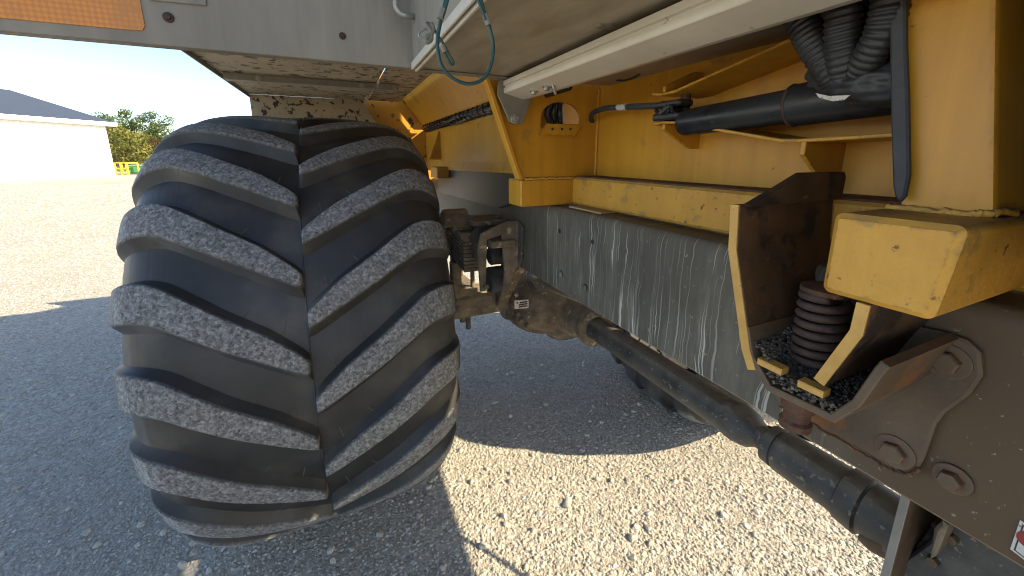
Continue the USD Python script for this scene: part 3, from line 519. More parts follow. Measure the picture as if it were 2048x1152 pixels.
# --- shelves that carry the cylinder
def shelf(px, x0, x1, th, name):
    L = [at(x, y, 'x', x0)[1:] for x, y in px]; from shapely.geometry import LineString
    P = np.array(LineString(L).buffer(th/2, cap_style=2, join_style=1, quad_segs=3).exterior.coords)[:-1]
    return obj(name, prism(P, 'x', x0, x1, .0012), Mt['yellow'], MC)
S1 = shelf([(1304, 249), (1322, 245), (1348, 245), (1450, 262), (1560, 281), (1600, 281), (1700, 275), (1830, 266)], .70, .822, .0058, 'cylinder_shelf')
S2 = shelf([(1304, 188), (1320, 189), (1348, 183), (1450, 137), (1600, 70), (1720, 8)], .70, .822, .0058, 'cylinder_shelf')
def gusset(px_top, z_top, h, yy, down=True):
    s = -1 if down else 1
    return prism([(.703, z_top), (.82, z_top), (.82, z_top+s*h), (.79, z_top+s*h), (.703, z_top+s*h*.25)], 'y', yy-.004, yy+.004, .001)
obj('gusset', gusset(0, 1.5435, .055, at(1312, 255, 'x', .70)[1]-.02), Mt['yellow'], S1); obj('gusset', gusset(0, 1.494, .085, at(1592, 285, 'x', .70)[1]-.01), Mt['yellow'], S1)
obj('gusset', gusset(0, 1.615, .05, at(1312, 180, 'x', .70)[1]-.022, False), Mt['yellow'], S2)
obj('pin', [rod((.745, .688, 1.535), (.745, .688, 1.626), .011, 14), lathe([(0, .016), (.008, .016), (.010, .012)], (.745, .688, 1.617), (0, 0, 1), 6)], Mt['rust'], S1)
# --- hydraulic cylinder
CXc, CZc = .715, 1.5735
HY = obj('hydraulic_cylinder', lathe([(-.662, .02), (-.660, .026), (-.650, .0285), (-.43, .0285), (-.429, .0325), (-.426, .034), (-.20, .034), (-.19, .030)], (CXc, 0, CZc+.002), (0, -1, 0.05), 40), Mt['black'], MC)
obj('clevis', [box(CXc-.024, CXc+.024, .655, .735, CZc-.022, CZc-.006, .004), box(CXc-.022, CXc+.022, .655, .735, CZc+.006, CZc+.02, .004), rod((CXc-.028, .69, CZc), (CXc+.02, .69, CZc), .010), tube(spline([(CXc-.026, .72, CZc+.004), (CXc-.034, .70, CZc-.008), (CXc-.028, .675, CZc+.006), (CXc-.034, .66, CZc-.01)], 8), .0045, 8)], Mt['black'], HY)
obj('weld_collar', lathe([(-.4315, .0345), (-.429, .0355), (-.4265, .0345)], (CXc, 0, CZc+.002), (0, -1, .05), 40), Mt['rust_dark'], HY)
hp = [at(1345, 210, 'x', .705), at(1300, 212, 'x', .705), at(1250, 214, 'x', .71), at(1210, 217, 'x', .73), at(1186, 226, 'x', .755), at(1182, 238, 'x', .78), at(1186, 244, 'x', .81)]
H1 = obj('hydraulic_hose', tube(spline(hp, 10), .0078, 14), Mt['rubber'], MC, smooth=True)
hs = spline(hp, 10); d0 = np.linalg.norm(hs-at(1246, 214, 'x', .71), axis=1).argmin()
obj('hose_band', tube(hs[d0-2:d0+3], .0084, 16), Mt['white'], H1); obj('hose_ferrule', tube(hs[0:6], .0098, 14), Mt['black'], H1)
obj('hose_ferrule', [lathe([(0, .012), (.012, .012), (.013, .008)], hp[-1]+[-.012, .002, .004], (1, 0, 0), 12)], Mt['plate'], H1)
obj('wire', tube(spline([at(x, y, 'x', xx_) for x, y, xx_ in ((1206, 146, .80), (1222, 156, .79), (1245, 161, .78), (1272, 153, .78), (1292, 135, .79), (1312, 118, .80))], 8), .0028, 8), Mt['rubber'], MC, smooth=True)
obj('wire_clump', hullblob([(at(1368, 100, 'x', .79), .010), (at(1388, 97, 'x', .785), .014), (at(1406, 88, 'x', .79), .010)], 9, .004), Mt['hose'], MC, smooth=True)
# --- corrugated hoses
def corr(pts, r, name, m):
    P = spline(pts, 30); s = np.concatenate([[0], np.cumsum(np.linalg.norm(np.diff(P, axis=0), axis=1))]); n = int(s[-1]/.0011); q = np.linspace(0, s[-1], n)
    P = np.stack([np.interp(q, s, P[:, k]) for k in range(3)], 1); ring = .5+.5*np.cos(2*np.pi*q/.0078); rr = r*(1-.10*(1-ring**.6))
    return obj(name, tube(P, rr, 24), m, MC, smooth=True)
corr([at(x, y, 'x', xx_) for x, y, xx_ in ((1570, -40, .615), (1592, 15, .615), (1618, 70, .615), (1652, 125, .62), (1676, 160, .63))], .0205, 'conduit_hose', Mt['hose'])
corr([at(x, y, 'x', xx_) for x, y, xx_ in ((1690, -40, .60), (1687, 20, .60), (1685, 70, .605), (1688, 120, .615), (1694, 158, .63))], .0200, 'conduit_hose', Mt['hose'])
corr([at(x, y, 'x', xx_) for x, y, xx_ in ((1786, -40, .595), (1779, 15, .595), (1765, 65, .60), (1738, 115, .612), (1715, 155, .63))], .0190, 'conduit_hose', Mt['hose'])
wr = []
for (x, y, xx_, r) in ((1652, 150, .64, .022), (1690, 168, .632, .022), (1735, 166, .632, .026), (1790, 165, .64, .030)):
    wr.append((at(x, y, 'x', xx_), r))
WRP = obj('tape_wrap', hullblob(wr, 3, .0035), Mt['hose'], MC, smooth=True)
obj('tape_wrap', hullblob([(at(1725, 40, 'x', .66), .022), (at(1722, 100, 'x', .655), .026), (at(1725, 150, 'x', .65), .026)], 5, .003), Mt['hose'], MC, smooth=True)
tg = [at(x, y, 'x', .603) for x, y in ((1632, 186), (1660, 192), (1702, 190), (1690, 200), (1668, 203), (1640, 196))]
obj('paper_tag', prism([(p[1], p[2]) for p in tg], 'x', .601, .6025, .0003), Mt['white'], MC)
# black rubber strap hanging in front of the post
st = [at(x, y, 'x', .592)[1:] for x, y in ((1784, -60), (1786, 100), (1788, 250), (1792, 370), (1796, 392), (1806, 403), (1816, 392), (1824, 350), (1822, 200), (1818, 100), (1816, -60))]
obj('rubber_strap', prism([tuple(s) for s in st], 'x', .584, .593, .002), Mt['rubber'], MC)
# --- behind the cross plate: hopper slope, lower side, end plate, hose bundle
sl = [(.30, 2.105), (.608, 1.698)]
def slab(p, q, y0, y1, th, m, name):
    p, q = np.array(p), np.array(q); d = q-p; n = np.array([-d[1], d[0]])/np.linalg.norm(d)
    n = n if n[0] > 0 else -n
    return obj(name, prism([p, q, q+n*th, p+n*th], 'y', y0, y1, .001), m, MC)
slab((.36, 2.025), (.608, 1.698), YX+.012, 2.98, .006, Mt['yellow'], 'hopper_slope')
obj('lower_side', prism([(.64, 1.44), (.64, 1.66), (.646, 1.678), (.66, 1.688), (.68, 1.692), (.68, 1.44)], 'y', YX+.105, 3.04, .002), Mt['yellow'], MC)
obj('trough_lip', box(.604, .66, YX+.012, 2.98, 1.694, 1.700, .001), Mt['yellow'], MC)
obj('lower_skirt', prism([(YX+.2, 1.405), (2.5, 1.385), (2.9, 1.365), (3.04, 1.37), (3.04, 1.445), (YX+.2, 1.445)], 'x', .641, .648, .001), Mt['yellow_worn'], MC)
obj('rubber_apron', prism([(YX+.2, 1.31), (YX+.5, 1.24), (2.75, 1.22), (2.75, 1.31), (2.45, 1.385), (2.3, 1.402), (YX+.2, 1.404)], 'x', .652, .662, .002), Mt['ink'], MC)
gz = [at(x, y, 'x', .60)[1:] for x, y in ((872, 276), (884, 272), (884, 332), (860, 332), (858, 318))]
obj('end_gusset', prism([(.56, 1.45), (.641, 1.45), (.641, 1.63), (.63, 1.63)], 'y', 2.58, 2.60, .002), Mt['yellow'], MC)
bk = at(870, 345, 'x', .60); obj('mount_block', box(.57, .65, 2.42, 2.60, 1.335, 1.405, .004), Mt['yellow_worn'], MC)
obj('end_plate', prism([(.02, 1.50), (.02, 2.05), (.85, 2.05), (.85, 1.22), (.45, 1.22)], 'y', 3.045, 3.053, .001), Mt['fender_y'], MC)
HBn = []
yy_ = np.linspace(2.96, 1.0, 60)
for k, (ox, oz, r) in enumerate(((0, 0, .011), (.012, -.014, .010), (-.012, -.018, .010), (.002, -.03, .011))):
    P = np.stack([.622+ox+.006*np.sin(yy_*9+k*2), yy_, 1.690+oz+.006*np.cos(yy_*8+k*1.7)], 1); HBn.append((P, r))
HD = None
for k, (P, r) in enumerate(HBn):
    p_ = obj('bundled_hose', tube(P, r, 10), Mt['black'], MC, smooth=True)
th_ = np.linspace(0, 2*np.pi*26, 900); yq = np.linspace(2.95, 1.13, 900)
obj('spiral_wrap', tube(np.stack([.622+.024*np.cos(th_), yq, 1.674+.026*np.sin(th_)], 1), .0038, 6), Mt['hose'], MC, smooth=True)
# bundle seen through the arch
for k in range(3):
    x = .648+k*.022; P = np.stack([np.full(20, x)+.004*np.sin(np.arange(20)), np.full(20, YX+.035)+.004*np.cos(np.arange(20)*1.3+k), np.linspace(1.50, 1.70, 20)], 1)
    obj('arch_hose', tube(P, .0105, 10), Mt['hose'], MC, smooth=True)
obj('arch_liner', box(.59, .60, YX+.012, YX+.12, 1.54, 1.66, .002), Mt['yellow'], CP)
# --- grey box above: lateral panel, underside, side, hinge ribs, handle, reflector
YP, ZP = 1.07, 1.692
FP = obj('front_panel', [box(-1.6, .206, YP, YP+.006, ZP, 2.35, .001), box(-1.6, .206, YP+.006, YP+.03, ZP-.0005, ZP+.004, .001)], Mt['grey'], MC)
BXu = .206
obj('box_underside', box(BXu, 1.75, -1.6, YP+.004, ZP, ZP+.006, .001), Mt['brushed'], MC)
obj('underside_lip', box(BXu+.02, .56, YP-.006, YP+.010, ZP-.007, ZP-.0015, .001), Mt['plate'], MC)
obj('box_side', box(BXu-.004, BXu+.0, -1.6, YP-.002, ZP+.008, 2.3, .001), Mt['grey'], MC)
obj('edge_rib', box(BXu-.010, BXu-.0045, -1.6, YP-.004, ZP-.006, ZP+.012, .0012), Mt['stainless'], MC)
obj('edge_rib', box(BXu-.0005, BXu+.0055, -1.6, YP-.004, ZP-.010, ZP-.0005, .0012), Mt['stainless'], MC)
rf = [at(x, y, 'y', YP-.001) for x, y in ((-80, -60), (272, -60), (280, 0), (290, 52), (286, 61), (270, 61), (0, 36), (-80, 29))]
obj('reflector_tape', prism([(p[0], p[2]) for p in rf], 'y', YP-.0022, YP-.0002, .0004), Mt['amber'], FP)
lp = [at(x, y, 'y', YP-.001) for x, y in ((300, -60), (412, -60), (413, 12), (300, 1))]
obj('access_cover', prism([(p[0], p[2]) for p in lp], 'y', YP-.004, YP-.0002, .001), Mt['grey'], FP)
for x, y, r in ((337, 35, .0075), (685, 72, .006)):
    c = at(x, y, 'y', YP-.0002); obj('bolt', hexbolt(c, (0, -1, 0), r*.8, .006), Mt['rust_dark'], FP)
hd = [at(x, y, 'y', YP-.055) for x, y in ((790, -60), (791, 5), (794, 18), (803, 28), (818, 32))]+[at(838, 34, 'y', YP-.03), at(842, 35, 'y', YP)]
obj('grab_handle', tube(spline(hd, 8), .0066, 12), Mt['zinc'], FP, smooth=True)
# --- fender over the tyre
ZF = 1.85
obj('fender_top', box(-.455, .232, YP+.04, 2.98, ZF, ZF+.004, .001), Mt['fender'], MC)
obj('fender_top', box(.238, .45, YP+.04, 2.98, ZF+.002, ZF+.006, .001), Mt['fender'], MC)
obj('fender_edge', box(-.462, -.4555, YP+.04, 2.99, ZF-.018, ZF+.006, .001), Mt['grey'], MC)
FC = obj('fender_channel', [box(-.44, .345, 2.27, 2.275, ZF-.03, ZF-.001, .001), box(-.44, .345, 2.275, 2.33, ZF-.03, ZF-.026, .001)], Mt['grey'], MC)
for x in (-.30, .16, .24, .325): obj('bolt', hexbolt((x, 2.2695, ZF-.016), (0, -1, 0), .009, .008), Mt['zinc'], FC)
fl_ = [(-.455, 1.52), (-.455, ZF-.002), (.205, ZF-.002), (.33, 1.60), (.36, 1.52)]
obj('mud_flap', prism(fl_, 'y', 2.965, 2.969, .001), Mt['fender'], MC)
obj('crack_gap_clip', box(.229, .241, 2.2, 2.24, ZF-.012, ZF-.0008, .002), Mt['stainless'], MC)
obj('crack_gap_clip', box(.212, .224, 2.75, 2.9, ZF-.014, ZF-.0008, .002), Mt['stainless'], MC)

# --- spring hanger between rail and axle
hx = lambda x, y, X: at(x, y, 'x', X)[1:]
mp_ = [hx(x, y, .665) for x, y in ((1004, 470), (1012, 448), (1040, 442), (1048, 455), (1046, 520), (1036, 540), (1006, 556))]
SH_ = obj('spring_hanger', prism([tuple(p) for p in mp_], 'x', .655, .6695, .004), Mt['dusty_black'], MC)
YH = 1.40
ar = [at(x, y, 'y', YH) for x, y in ((962, 468), (1012, 444), (1036, 442), (1043, 452), (1042, 525), (1028, 545), (1016, 590), (1003, 590), (1010, 545), (1004, 470), (975, 480), (972, 582), (962, 584), (955, 500))]
obj('hanger_arm', prism([(p[0], p[2]) for p in ar], 'y', YH, YH+.016, .003), Mt['axle'], SH_)
ar2 = [at(x, y, 'y', YH+.13) for x, y in ((942, 470), (950, 458), (1000, 430), (1006, 446), (968, 474), (962, 520), (950, 520))]
obj('hanger_arm', prism([(p[0], p[2]) for p in ar2], 'y', YH+.13, YH+.146, .003), Mt['dusty_black'], SH_)
A = at(978, 488, 'y', YH+.01); B = at(1026, 480, 'y', YH+.01)
obj('hanger_bar', box(A[0], B[0], YH-.02, YH+.12, A[2]-.014, A[2]+.014, .004), Mt['axle'], SH_)
for (x0, y0, x1, y1, r) in ((978, 512, 1012, 512, .040), (976, 560, 1014, 560, .056)):
    A = at(x0, y0, 'y', YH+.10); B = at(x1, y1, 'y', YH+.10); B[2] = A[2]
    obj('rubber_bush', lathe([(0, r-.006), (.006, r), (np.linalg.norm(B-A)-.006, r), (np.linalg.norm(B-A), r-.006)], A, B-A, 28), Mt['rubber'], SH_)
c = at(972, 573, 'y', YH-.001); obj('bolt', hexbolt(c, (0, -1, 0), .012, .012, False), Mt['axle'], SH_)
# leaf spring pack, seen between tyre and hanger
LS = None
for k in range(9):
    ym = np.linspace(1.56, 2.4-.05*k, 14); zz_ = 1.115-.017*k-.05*((ym-1.95)/.6)**2+.03
    P = [(y, z) for y, z in zip(ym, zz_)]+[(y, z-.014) for y, z in zip(ym[::-1], zz_[::-1])]
    obj('spring_leaf', prism(P, 'x', .47, .575, .002), Mt['axle'], MC)
for (px_, py_, r) in ((908, 436, .040), (925, 447, .034)):
    c = at(px_, py_, 'y', 1.62); obj('hanger_bush', lathe([(0, r*.9), (.006, r), (.10, r), (.106, r*.9)], c-[.05, 0, 0], (1, 0, 0), 22), Mt['axle'], MC)
obj('hanger_cap', [box(.50, .66, 1.50, 1.68, 1.185, 1.205, .004), box(.46, .60, 1.56, 1.70, 1.12, 1.15, .004)], Mt['axle'], MC)
obj('axle_seat', [box(.44, .60, 1.76, 1.98, .785, .83, .006), box(.455, .50, 1.70, 1.76, .80, .98, .006)], Mt['axle'], MC)
U = []
for x in (.475, .575): U.append(tube(spline([(x, 1.77, .80), (x, 1.77, 1.1), (x, 1.80, 1.17), (x, 1.94, 1.17), (x, 1.97, 1.1), (x, 1.97, .8)], 6), .011, 10))
obj('axle_bolt', U, Mt['axle'], MC, smooth=True)
# hanger that leans from the rail down to the axle
obj('radius_arm', prism([(1.50, 1.00), (1.56, 1.012), (1.80, .74), (1.76, .70)], 'x', .70, .76, .006), Mt['axle'], MC)
obj('brake_chamber', [lathe([(0, .05), (.01, .07), (.06, .075), (.07, .08), (.08, .075), (.14, .065), (.15, .03)], (.90, 1.60, .88), (.2, 1, -.25), 26)], Mt['dusty_black'], MC)
obj('brake_rod', rod((.86, 1.50, .86), (1.05, 1.38, .78), .007, 10), Mt['axle'], MC)

# --- lower right: cab-end yoke, bracket plate, gearbox
X1 = 1.0
bpz = [at(x, y, 'x', X1) for x, y in ((1812, 1012), (1830, 1022), (1795, 1140), (1786, 1146), (1776, 1136))]
yb = float(bpz[0][1])
obj('steady_bracket', [box(.93, 1.16, yb-.022, yb-.010, .42, .90, .003)], Mt['brown_dust'], MC)
obj('bracket_edge', box(.926, .9299, yb-.0225, yb-.0095, .42, .90, .001), Mt['plate'], '/World/fertiliser_spreader/steady_bracket')
GB = obj('gearbox', lathe([(-.19, .05), (-.185, .085), (-.16, .09), (-.14, .078), (-.10, .082), (-.095, .115), (-.07, .12), (-.065, .10), (.0, .115), (.10, .13), (.40, .14), (.42, .10)], (SX, 0, SZ-.02), (0, -1, 0), 36), Mt['dusty_black'], MC)
obj('flange_ear', prism([(1.0, .60), (1.2, .60), (1.2, .76), (1.15, .80), (1.05, .80), (1.0, .74)], 'y', .125, .145, .004), Mt['brown_dust'], GB)
obj('flange_ear', prism([(.965, .52), (1.02, .50), (1.02, .70), (.985, .72), (.965, .69)], 'y', .055, .075, .004), Mt['axle'], GB)
obj('casting', prism([(.93, .34), (1.1, .34), (1.1, .47), (1.02, .505), (.955, .49), (.93, .455)], 'y', .19, .285, .012), Mt['dusty_black'], MC)
for yy0 in (.16, .02, -.06): obj('bolt', hexbolt((SX-.118, yy0-.03, SZ-.01), (-1, 0, .1), .010, .012, False), Mt['plate'], GB)
obj('side_rib', box(.975, .99, -.35, .10, SZ+.03, SZ+.06, .006), Mt['dusty_black'], GB)
obj('joint_strap', tube(np.array([at(1722, 1070, 'x', 1.06), at(1745, 1086, 'x', 1.06), at(1775, 1100, 'x', 1.06), at(1830, 1118, 'x', 1.06)]), [.014, .019, .021, .021], 12), Mt['brown_dust'], SH, smooth=True)
cpx = [(1770, 1215), (1792, 1150), (1806, 1118), (1852, 1085), (1888, 1052), (1905, 1020), (1925, 1008), (1975, 1040), (2140, 1130), (2140, 1215)]
cq = [at(x, y, 'x', 1.0)[1:] for x, y in cpx]
CS = obj('housing', prism([tuple(q) for q in cq], 'x', 1.0, 1.26, .006), Mt['dusty_black'], MC)
for px_, py_ in ((1905, 1075), (1985, 1085), (1868, 1120)):
    c = at(px_, py_, 'x', .9995); obj('bolt', hexbolt(c, (-1, 0, 0), .010, .012, False), Mt['brown_dust'], CS)
obj('housing_rib', prism([tuple(at(x, y, 'x', .985)[1:]) for x, y in ((1905, 1035), (1922, 1025), (2060, 1105), (2045, 1118))], 'x', .985, .9995, .004), Mt['dusty_black'], CS)
obj('housing_ear', prism([tuple(at(x, y, 'x', .97)[1:]) for x, y in ((1876, 1050), (1892, 1035), (1905, 1045), (1880, 1105), (1868, 1112))], 'x', .95, .9995, .006), Mt['axle'], CS)
# warning label on the rail
wl = [at(x, y, 'x', XR-.001)[1:] for x, y in ((2040, 1040), (2020, 1098), (2100, 1160), (2110, 1090))]
WL = obj('warning_label', prism([tuple(p) for p in wl], 'x', XR-.0012, XR-.0004, .0002), Mt['white'], RL)
ctr = np.mean(wl, 0)
from shapely.geometry import Polygon as Pg
fr = Pg(wl).buffer(-.0025).difference(Pg(wl).buffer(-.0036)); e_ = trimesh.creation.extrude_polygon(fr, .0004, engine='earcut'); v = e_.vertices.copy(); e_.vertices = np.stack([XR-.0014-v[:, 2]*0.5, v[:, 0], v[:, 1]], 1)
obj('label_border', fix(e_), Mt['ink'], RL, smooth=False)
obj('label_disc', lathe([(0, .010), (.0006, .010), (.0007, .0095)], (XR-.0012, *at(2062, 1082, 'x', XR)[1:]), (-1, 0, 0), 20), Mt['red'], RL)

obj('step_box', box(.50, 1.25, -1.3, .085, 1.345, 1.69, .02), Mt['black'], MC)
obj('fuel_tank', box(.78, 1.45, -1.3, -.02, .98, 1.3, .03), Mt['black'], MC)
obj('inner_panel', box(.602, 1.1, YX+.13, YX+.134, 1.41, 1.70, .001), Mt['yellow'], MC)
# --- the rest of the machine above and beyond (hopper, tank)
obj('hopper', prism([(.36, 2.045), (.33, 2.5), (1.84, 3.02), (1.84, 1.9), (1.592, 1.71), (.608, 1.71)], 'y', 1.90, 1.95, .002), Mt['grey'], MC)
obj('hopper_roof', prism([(.34, 2.42), (.34, 2.47), (1.84, 2.99), (1.84, 2.93)], 'y', -2.4, 1.899, .002), Mt['grey'], MC)
obj('hopper_wall', box(1.80, 1.84, -2.4, 1.899, 1.9, 2.92, .002), Mt['grey'], MC)
obj('hopper_rear', prism([(.36, 2.035), (1.84, 2.035), (1.592, 1.71), (.615, 1.71)], 'y', 2.995, 3.02, .002), Mt['yellow'], MC)
obj('air_tank', lathe([(-1.9, .02), (-1.88, .07), (-1.84, .09), (.86, .09), (.90, .07), (.92, .02)], (1.56, 0, .99), (0, 1, 0), 24), Mt['black'], MC)
obj('brake_hose', tube(spline([(1.10, .74, .62), (1.17, .588, .655), (1.25, .47, .66), (1.33, .36, .66), (1.42, .23, .67), (1.50, .10, .70), (1.56, -.1, .92)], 14), .0075, 10), Mt['rubber'], MC, smooth=True)

# ------------------------------------------------------------------ the teal lanyard, hanging from the box
LX = YP
def L3(pts, y): return spline([at(x, yy_, 'y', q if q else y) for x, yy_, q in pts], 10)
Yc_ = .50
cable = L3([(894, -30, 0), (890, 5, 0), (882, 40, 0), (876, 70, 0), (875, 95, 0), (882, 128, 0), (900, 152, 0), (930, 167, 0), (958, 163, 0), (976, 145, 0), (986, 110, 0), (985, 80, 0), (976, 45, 0), (966, 15, 0), (956, -30, 0)], Yc_)
LY = thing('cable_lanyard', 'teal coated steel cable loop hanging under the grey box with crimped ends', 'cable', tuple(at(930, 167, 'y', Yc_)))
obj('cable', tube(cable, .0023, 10), Mt['teal'], LY, smooth=True)
obj('cable', tube(L3([(902, -30, 0), (893, 8, 0), (884, 36, 0)], Yc_-.004), .0019, 8), Mt['teal'], LY, smooth=True)
obj('cable', tube(L3([(946, -30, 0), (960, 10, 0), (972, 40, 0)], Yc_-.004), .0019, 8), Mt['teal'], LY, smooth=True)
obj('crimp', tube(L3([(887, 18, 0), (883, 28, 0), (880, 38, 0)], Yc_-.002), .0042, 10), Mt['plate'], LY); obj('crimp', tube(L3([(969, 28, 0), (973, 38, 0), (977, 50, 0)], Yc_-.002), .0040, 10), Mt['plate'], LY)
LY2 = thing('cable_lanyard', 'small knotted teal cable with wire ring and hook beside the larger hanging loop', 'cable', tuple(at(870, 60, 'y', .56)))
ya_ = .56
obj('cable', tube(L3([(852, 45, 0), (862, 50, 0), (874, 68, 0), (888, 90, 0), (900, 112, 0), (907, 124, 0), (903, 129, 0), (894, 115, 0), (886, 98, 0)], ya_), .0018, 8), Mt['teal'], LY2, smooth=True)
obj('ring', tube(L3([(852, 58, 0), (840, 64, 0), (838, 72, 0), (846, 76, 0), (856, 72, 0)], ya_), .0014, 8), Mt['zinc'], LY2, smooth=True)
obj('ring', tube(L3([(856, 46, 0), (866, 44, 0), (876, 48, 0), (880, 56, 0)], ya_), .0014, 8), Mt['zinc'], LY2, smooth=True)
obj('hook', tube(L3([(862, 46, 0), (866, 58, 0), (860, 70, 0), (852, 76, 0), (854, 84, 0), (862, 78, 0), (862, 62, 0), (856, 54, 0), (852, 48, 0)], ya_-.004), .0032, 10), Mt['plate'], LY2, smooth=True)
obj('crimp', tube(L3([(884, 90, 0), (890, 104, 0)], ya_-.002), .0040, 10), Mt['plate'], LY2)

# ------------------------------------------------------------------ background: shed, trees, small things
A = at(232, 352, 'z', 0); B = at(0, 357, 'z', 0); DS = 1.0
ra = FW*F_ + RT*(0-CX) - UP*(357-CY); dA = float(np.dot(A-[0, 0, EYE], FW)); B = np.array([0, 0, EYE]) + ra*(.79*dA/F_)
d = (B-A); d[2] = 0; d /= np.linalg.norm(d); nrm = np.array([d[1], -d[0], 0]); nrm = nrm if nrm[1] > 0 else -nrm
W, D = 34.0, 22.0
HE = float((at(222, 253, 'y', A[1]))[2]); HP = 6.2
Mt['wall_white'] = look('white_ribbed_cladding', (.78, .78, .77), (.82, .82, .81), .5, 2, .0)
Mt['roof'] = look('grey_metal_roof', (.06, .065, .075), (.075, .08, .09), .45, 2, 0)
Mt['trim'] = look('white_trim', (.75, .74, .72), (.8, .8, .78), .5, 3, 0); Mt['soffit'] = look('grey_soffit', (.36, .34, .31), (.4, .38, .35), .6, 3, 0)
SHD = thing('storage_shed', 'long white metal storage shed with a dark grey hipped roof across the yard', 'building', tuple(A))
def loc(u, w, z): return A + d*u + nrm*w + np.array([0, 0, z])
def boxuv(u0, u1, w0, w1, z0, z1):
    m = trimesh.creation.box(extents=(1, 1, 1)); v = m.vertices+.5
    m.vertices = np.array([loc(u0+(u1-u0)*q[0], w0+(w1-w0)*q[1], z0+(z1-z0)*q[2]) for q in v]); return fix(m)
WLs = obj('wall', boxuv(0, W, 0, D, 0, HE), Mt['wall_white'], SHD, smooth=False)
for k in range(60):
    u = .3+k*.55
    obj('cladding_rib', boxuv(u, u+.06, -.025, .0, .02, HE-.02), Mt['wall_white'], WLs, smooth=False)
o = .45
rr_ = FW*F_ + RT*(20-CX) - UP*(180-CY); oo = np.array([0, 0, EYE]); kk = np.dot(A+nrm*D/2-oo, nrm)/np.dot(rr_, nrm); RP = oo+rr_*kk; ru = float(np.dot(RP-A, d)); rz = float(RP[2])
RFv = [loc(-o, -o, HE+.28), loc(W+o, -o, HE+.28), loc(W+o, D+o, HE+.28), loc(-o, D+o, HE+.28), loc(ru, D/2, rz), loc(max(ru+6, W-ru), D/2, rz)]
obj('roof', fix(trimesh.Trimesh(RFv, [[0, 1, 5], [0, 5, 4], [1, 2, 5], [2, 3, 4], [2, 4, 5], [3, 0, 4], [0, 3, 2], [0, 2, 1]], process=False)), Mt['roof'], SHD, smooth=False)
obj('fascia', boxuv(-o-.03, W+o, -o-.03, -o, HE+.06, HE+.30), Mt['trim'], SHD, smooth=False); obj('fascia', boxuv(-o-.03, -o, -o, D+o, HE+.06, HE+.30), Mt['trim'], SHD, smooth=False)
obj('soffit', boxuv(-o, W+o, -o, 0, HE+.0, HE+.05), Mt['soffit'], SHD, smooth=False)
Mt['ypaint'] = look('safety_yellow_paint', (.66, .5, .03), (.72, .56, .05), .45, 5, 0); Mt['gbox'] = look('grey_enamel', (.28, .29, .29), (.34, .35, .35), .5, 5, 0); Mt['green'] = look('green_paint', (.05, .22, .07), (.07, .27, .09), .5, 3, 0)
q = at(10, 356, 'z', 0); 
BO = thing('bollard', 'yellow steel bollard standing in front of the white shed wall', 'bollard', tuple(q)); obj('post', lathe([(0, .17), (1.35, .17), (1.42, .13), (1.46, .02)], q, (0, 0, 1), 20), Mt['ypaint'], BO)
q = at(75, 356, 'z', 0); MB_ = thing('utility_box', 'grey utility box with a pale conduit against the shed wall', 'utility box', tuple(q))
obj('cabinet', box(q[0]-.28, q[0]+.28, q[1]-.2, q[1]+.2, 0, .75, .02), Mt['gbox'], MB_); obj('lid', box(q[0]-.31, q[0]+.31, q[1]-.23, q[1]+.23, .751, .80, .01), Mt['trim'], MB_); obj('conduit', rod(q+[.0, .1, .8], q+[0, .1, 2.0], .05, 10), Mt['trim'], MB_)
q = at(38, 356, 'z', 0); GM = thing('gas_meter', 'small gas meter on bent pipes beside the yellow bollard', 'gas meter', tuple(q))
obj('pipe', tube(spline([q+[-.5, 0, .0], q+[-.5, 0, .9], q+[-.4, 0, 1.05], q+[.3, 0, 1.05], q+[.4, 0, .9], q+[.4, 0, 0]], 6), .045, 8), Mt['gbox'], GM, smooth=True); obj('meter', box(q[0]-.3, q[0]+.2, q[1]-.2, q[1]+.15, .45, .95, .05), Mt['trim'], GM)
obj('dial', lathe([(0, .12), (.02, .12), (.03, .1)], q+[-.05, -.2, .75], (0, -1, 0), 16), Mt['gbox'], GM)
q = at(55, 356, 'z', 0); ST = thing('pallet', 'low stack of dark boards lying at the foot of the shed wall', 'pallet', tuple(q))
for k in range(3): obj('board', box(q[0]-.8, q[0]+.8, q[1]-.3+.02*k, q[1]+.3, .1*k, .1*k+.085, .01), Mt['plate'], ST)
# yellow rack and green tank beyond the corner
def frame_rack(px_, py_, wpx, hpx, name, label):
    q0 = at(px_, py_, 'z', 0); q1 = at(px_+wpx, py_, 'z', 0); hh = hpx/wpx*np.linalg.norm(q1-q0)
    T = thing(name, label, 'rack', tuple((q0+q1)/2))
    for a in (0, .45, .55, 1): obj('upright', rod(q0+(q1-q0)*a, q0+(q1-q0)*a+[0, 0, hh], .06, 8), Mt['ypaint'], T)
    for z in (.12, .5, .98): obj('rail', rod(q0+[0, 0, hh*z], q1+[0, 0, hh*z], .055, 8), Mt['ypaint'], T)
    back = (q1-q0); nb = np.array([-back[1], back[0], 0])/np.linalg.norm(back)*.9
    for a in (0, 1): obj('upright', rod(q0+(q1-q0)*a+nb, q0+(q1-q0)*a+nb+[0, 0, hh], .06, 8), Mt['ypaint'], T); obj('tie', rod(q0+(q1-q0)*a+[0, 0, hh*.97], q0+(q1-q0)*a+nb+[0, 0, hh*.97], .05, 8), Mt['ypaint'], T)
frame_rack(234, 350, 24, 24, 'pipe_rack', 'yellow tubular steel rack standing past the corner of the white shed')
q = at(268, 349, 'z', 0); q2 = at(285, 349, 'z', 0)
TK = thing('skip_container', 'low green steel container behind the left edge of the big tyre', 'container', tuple(q))
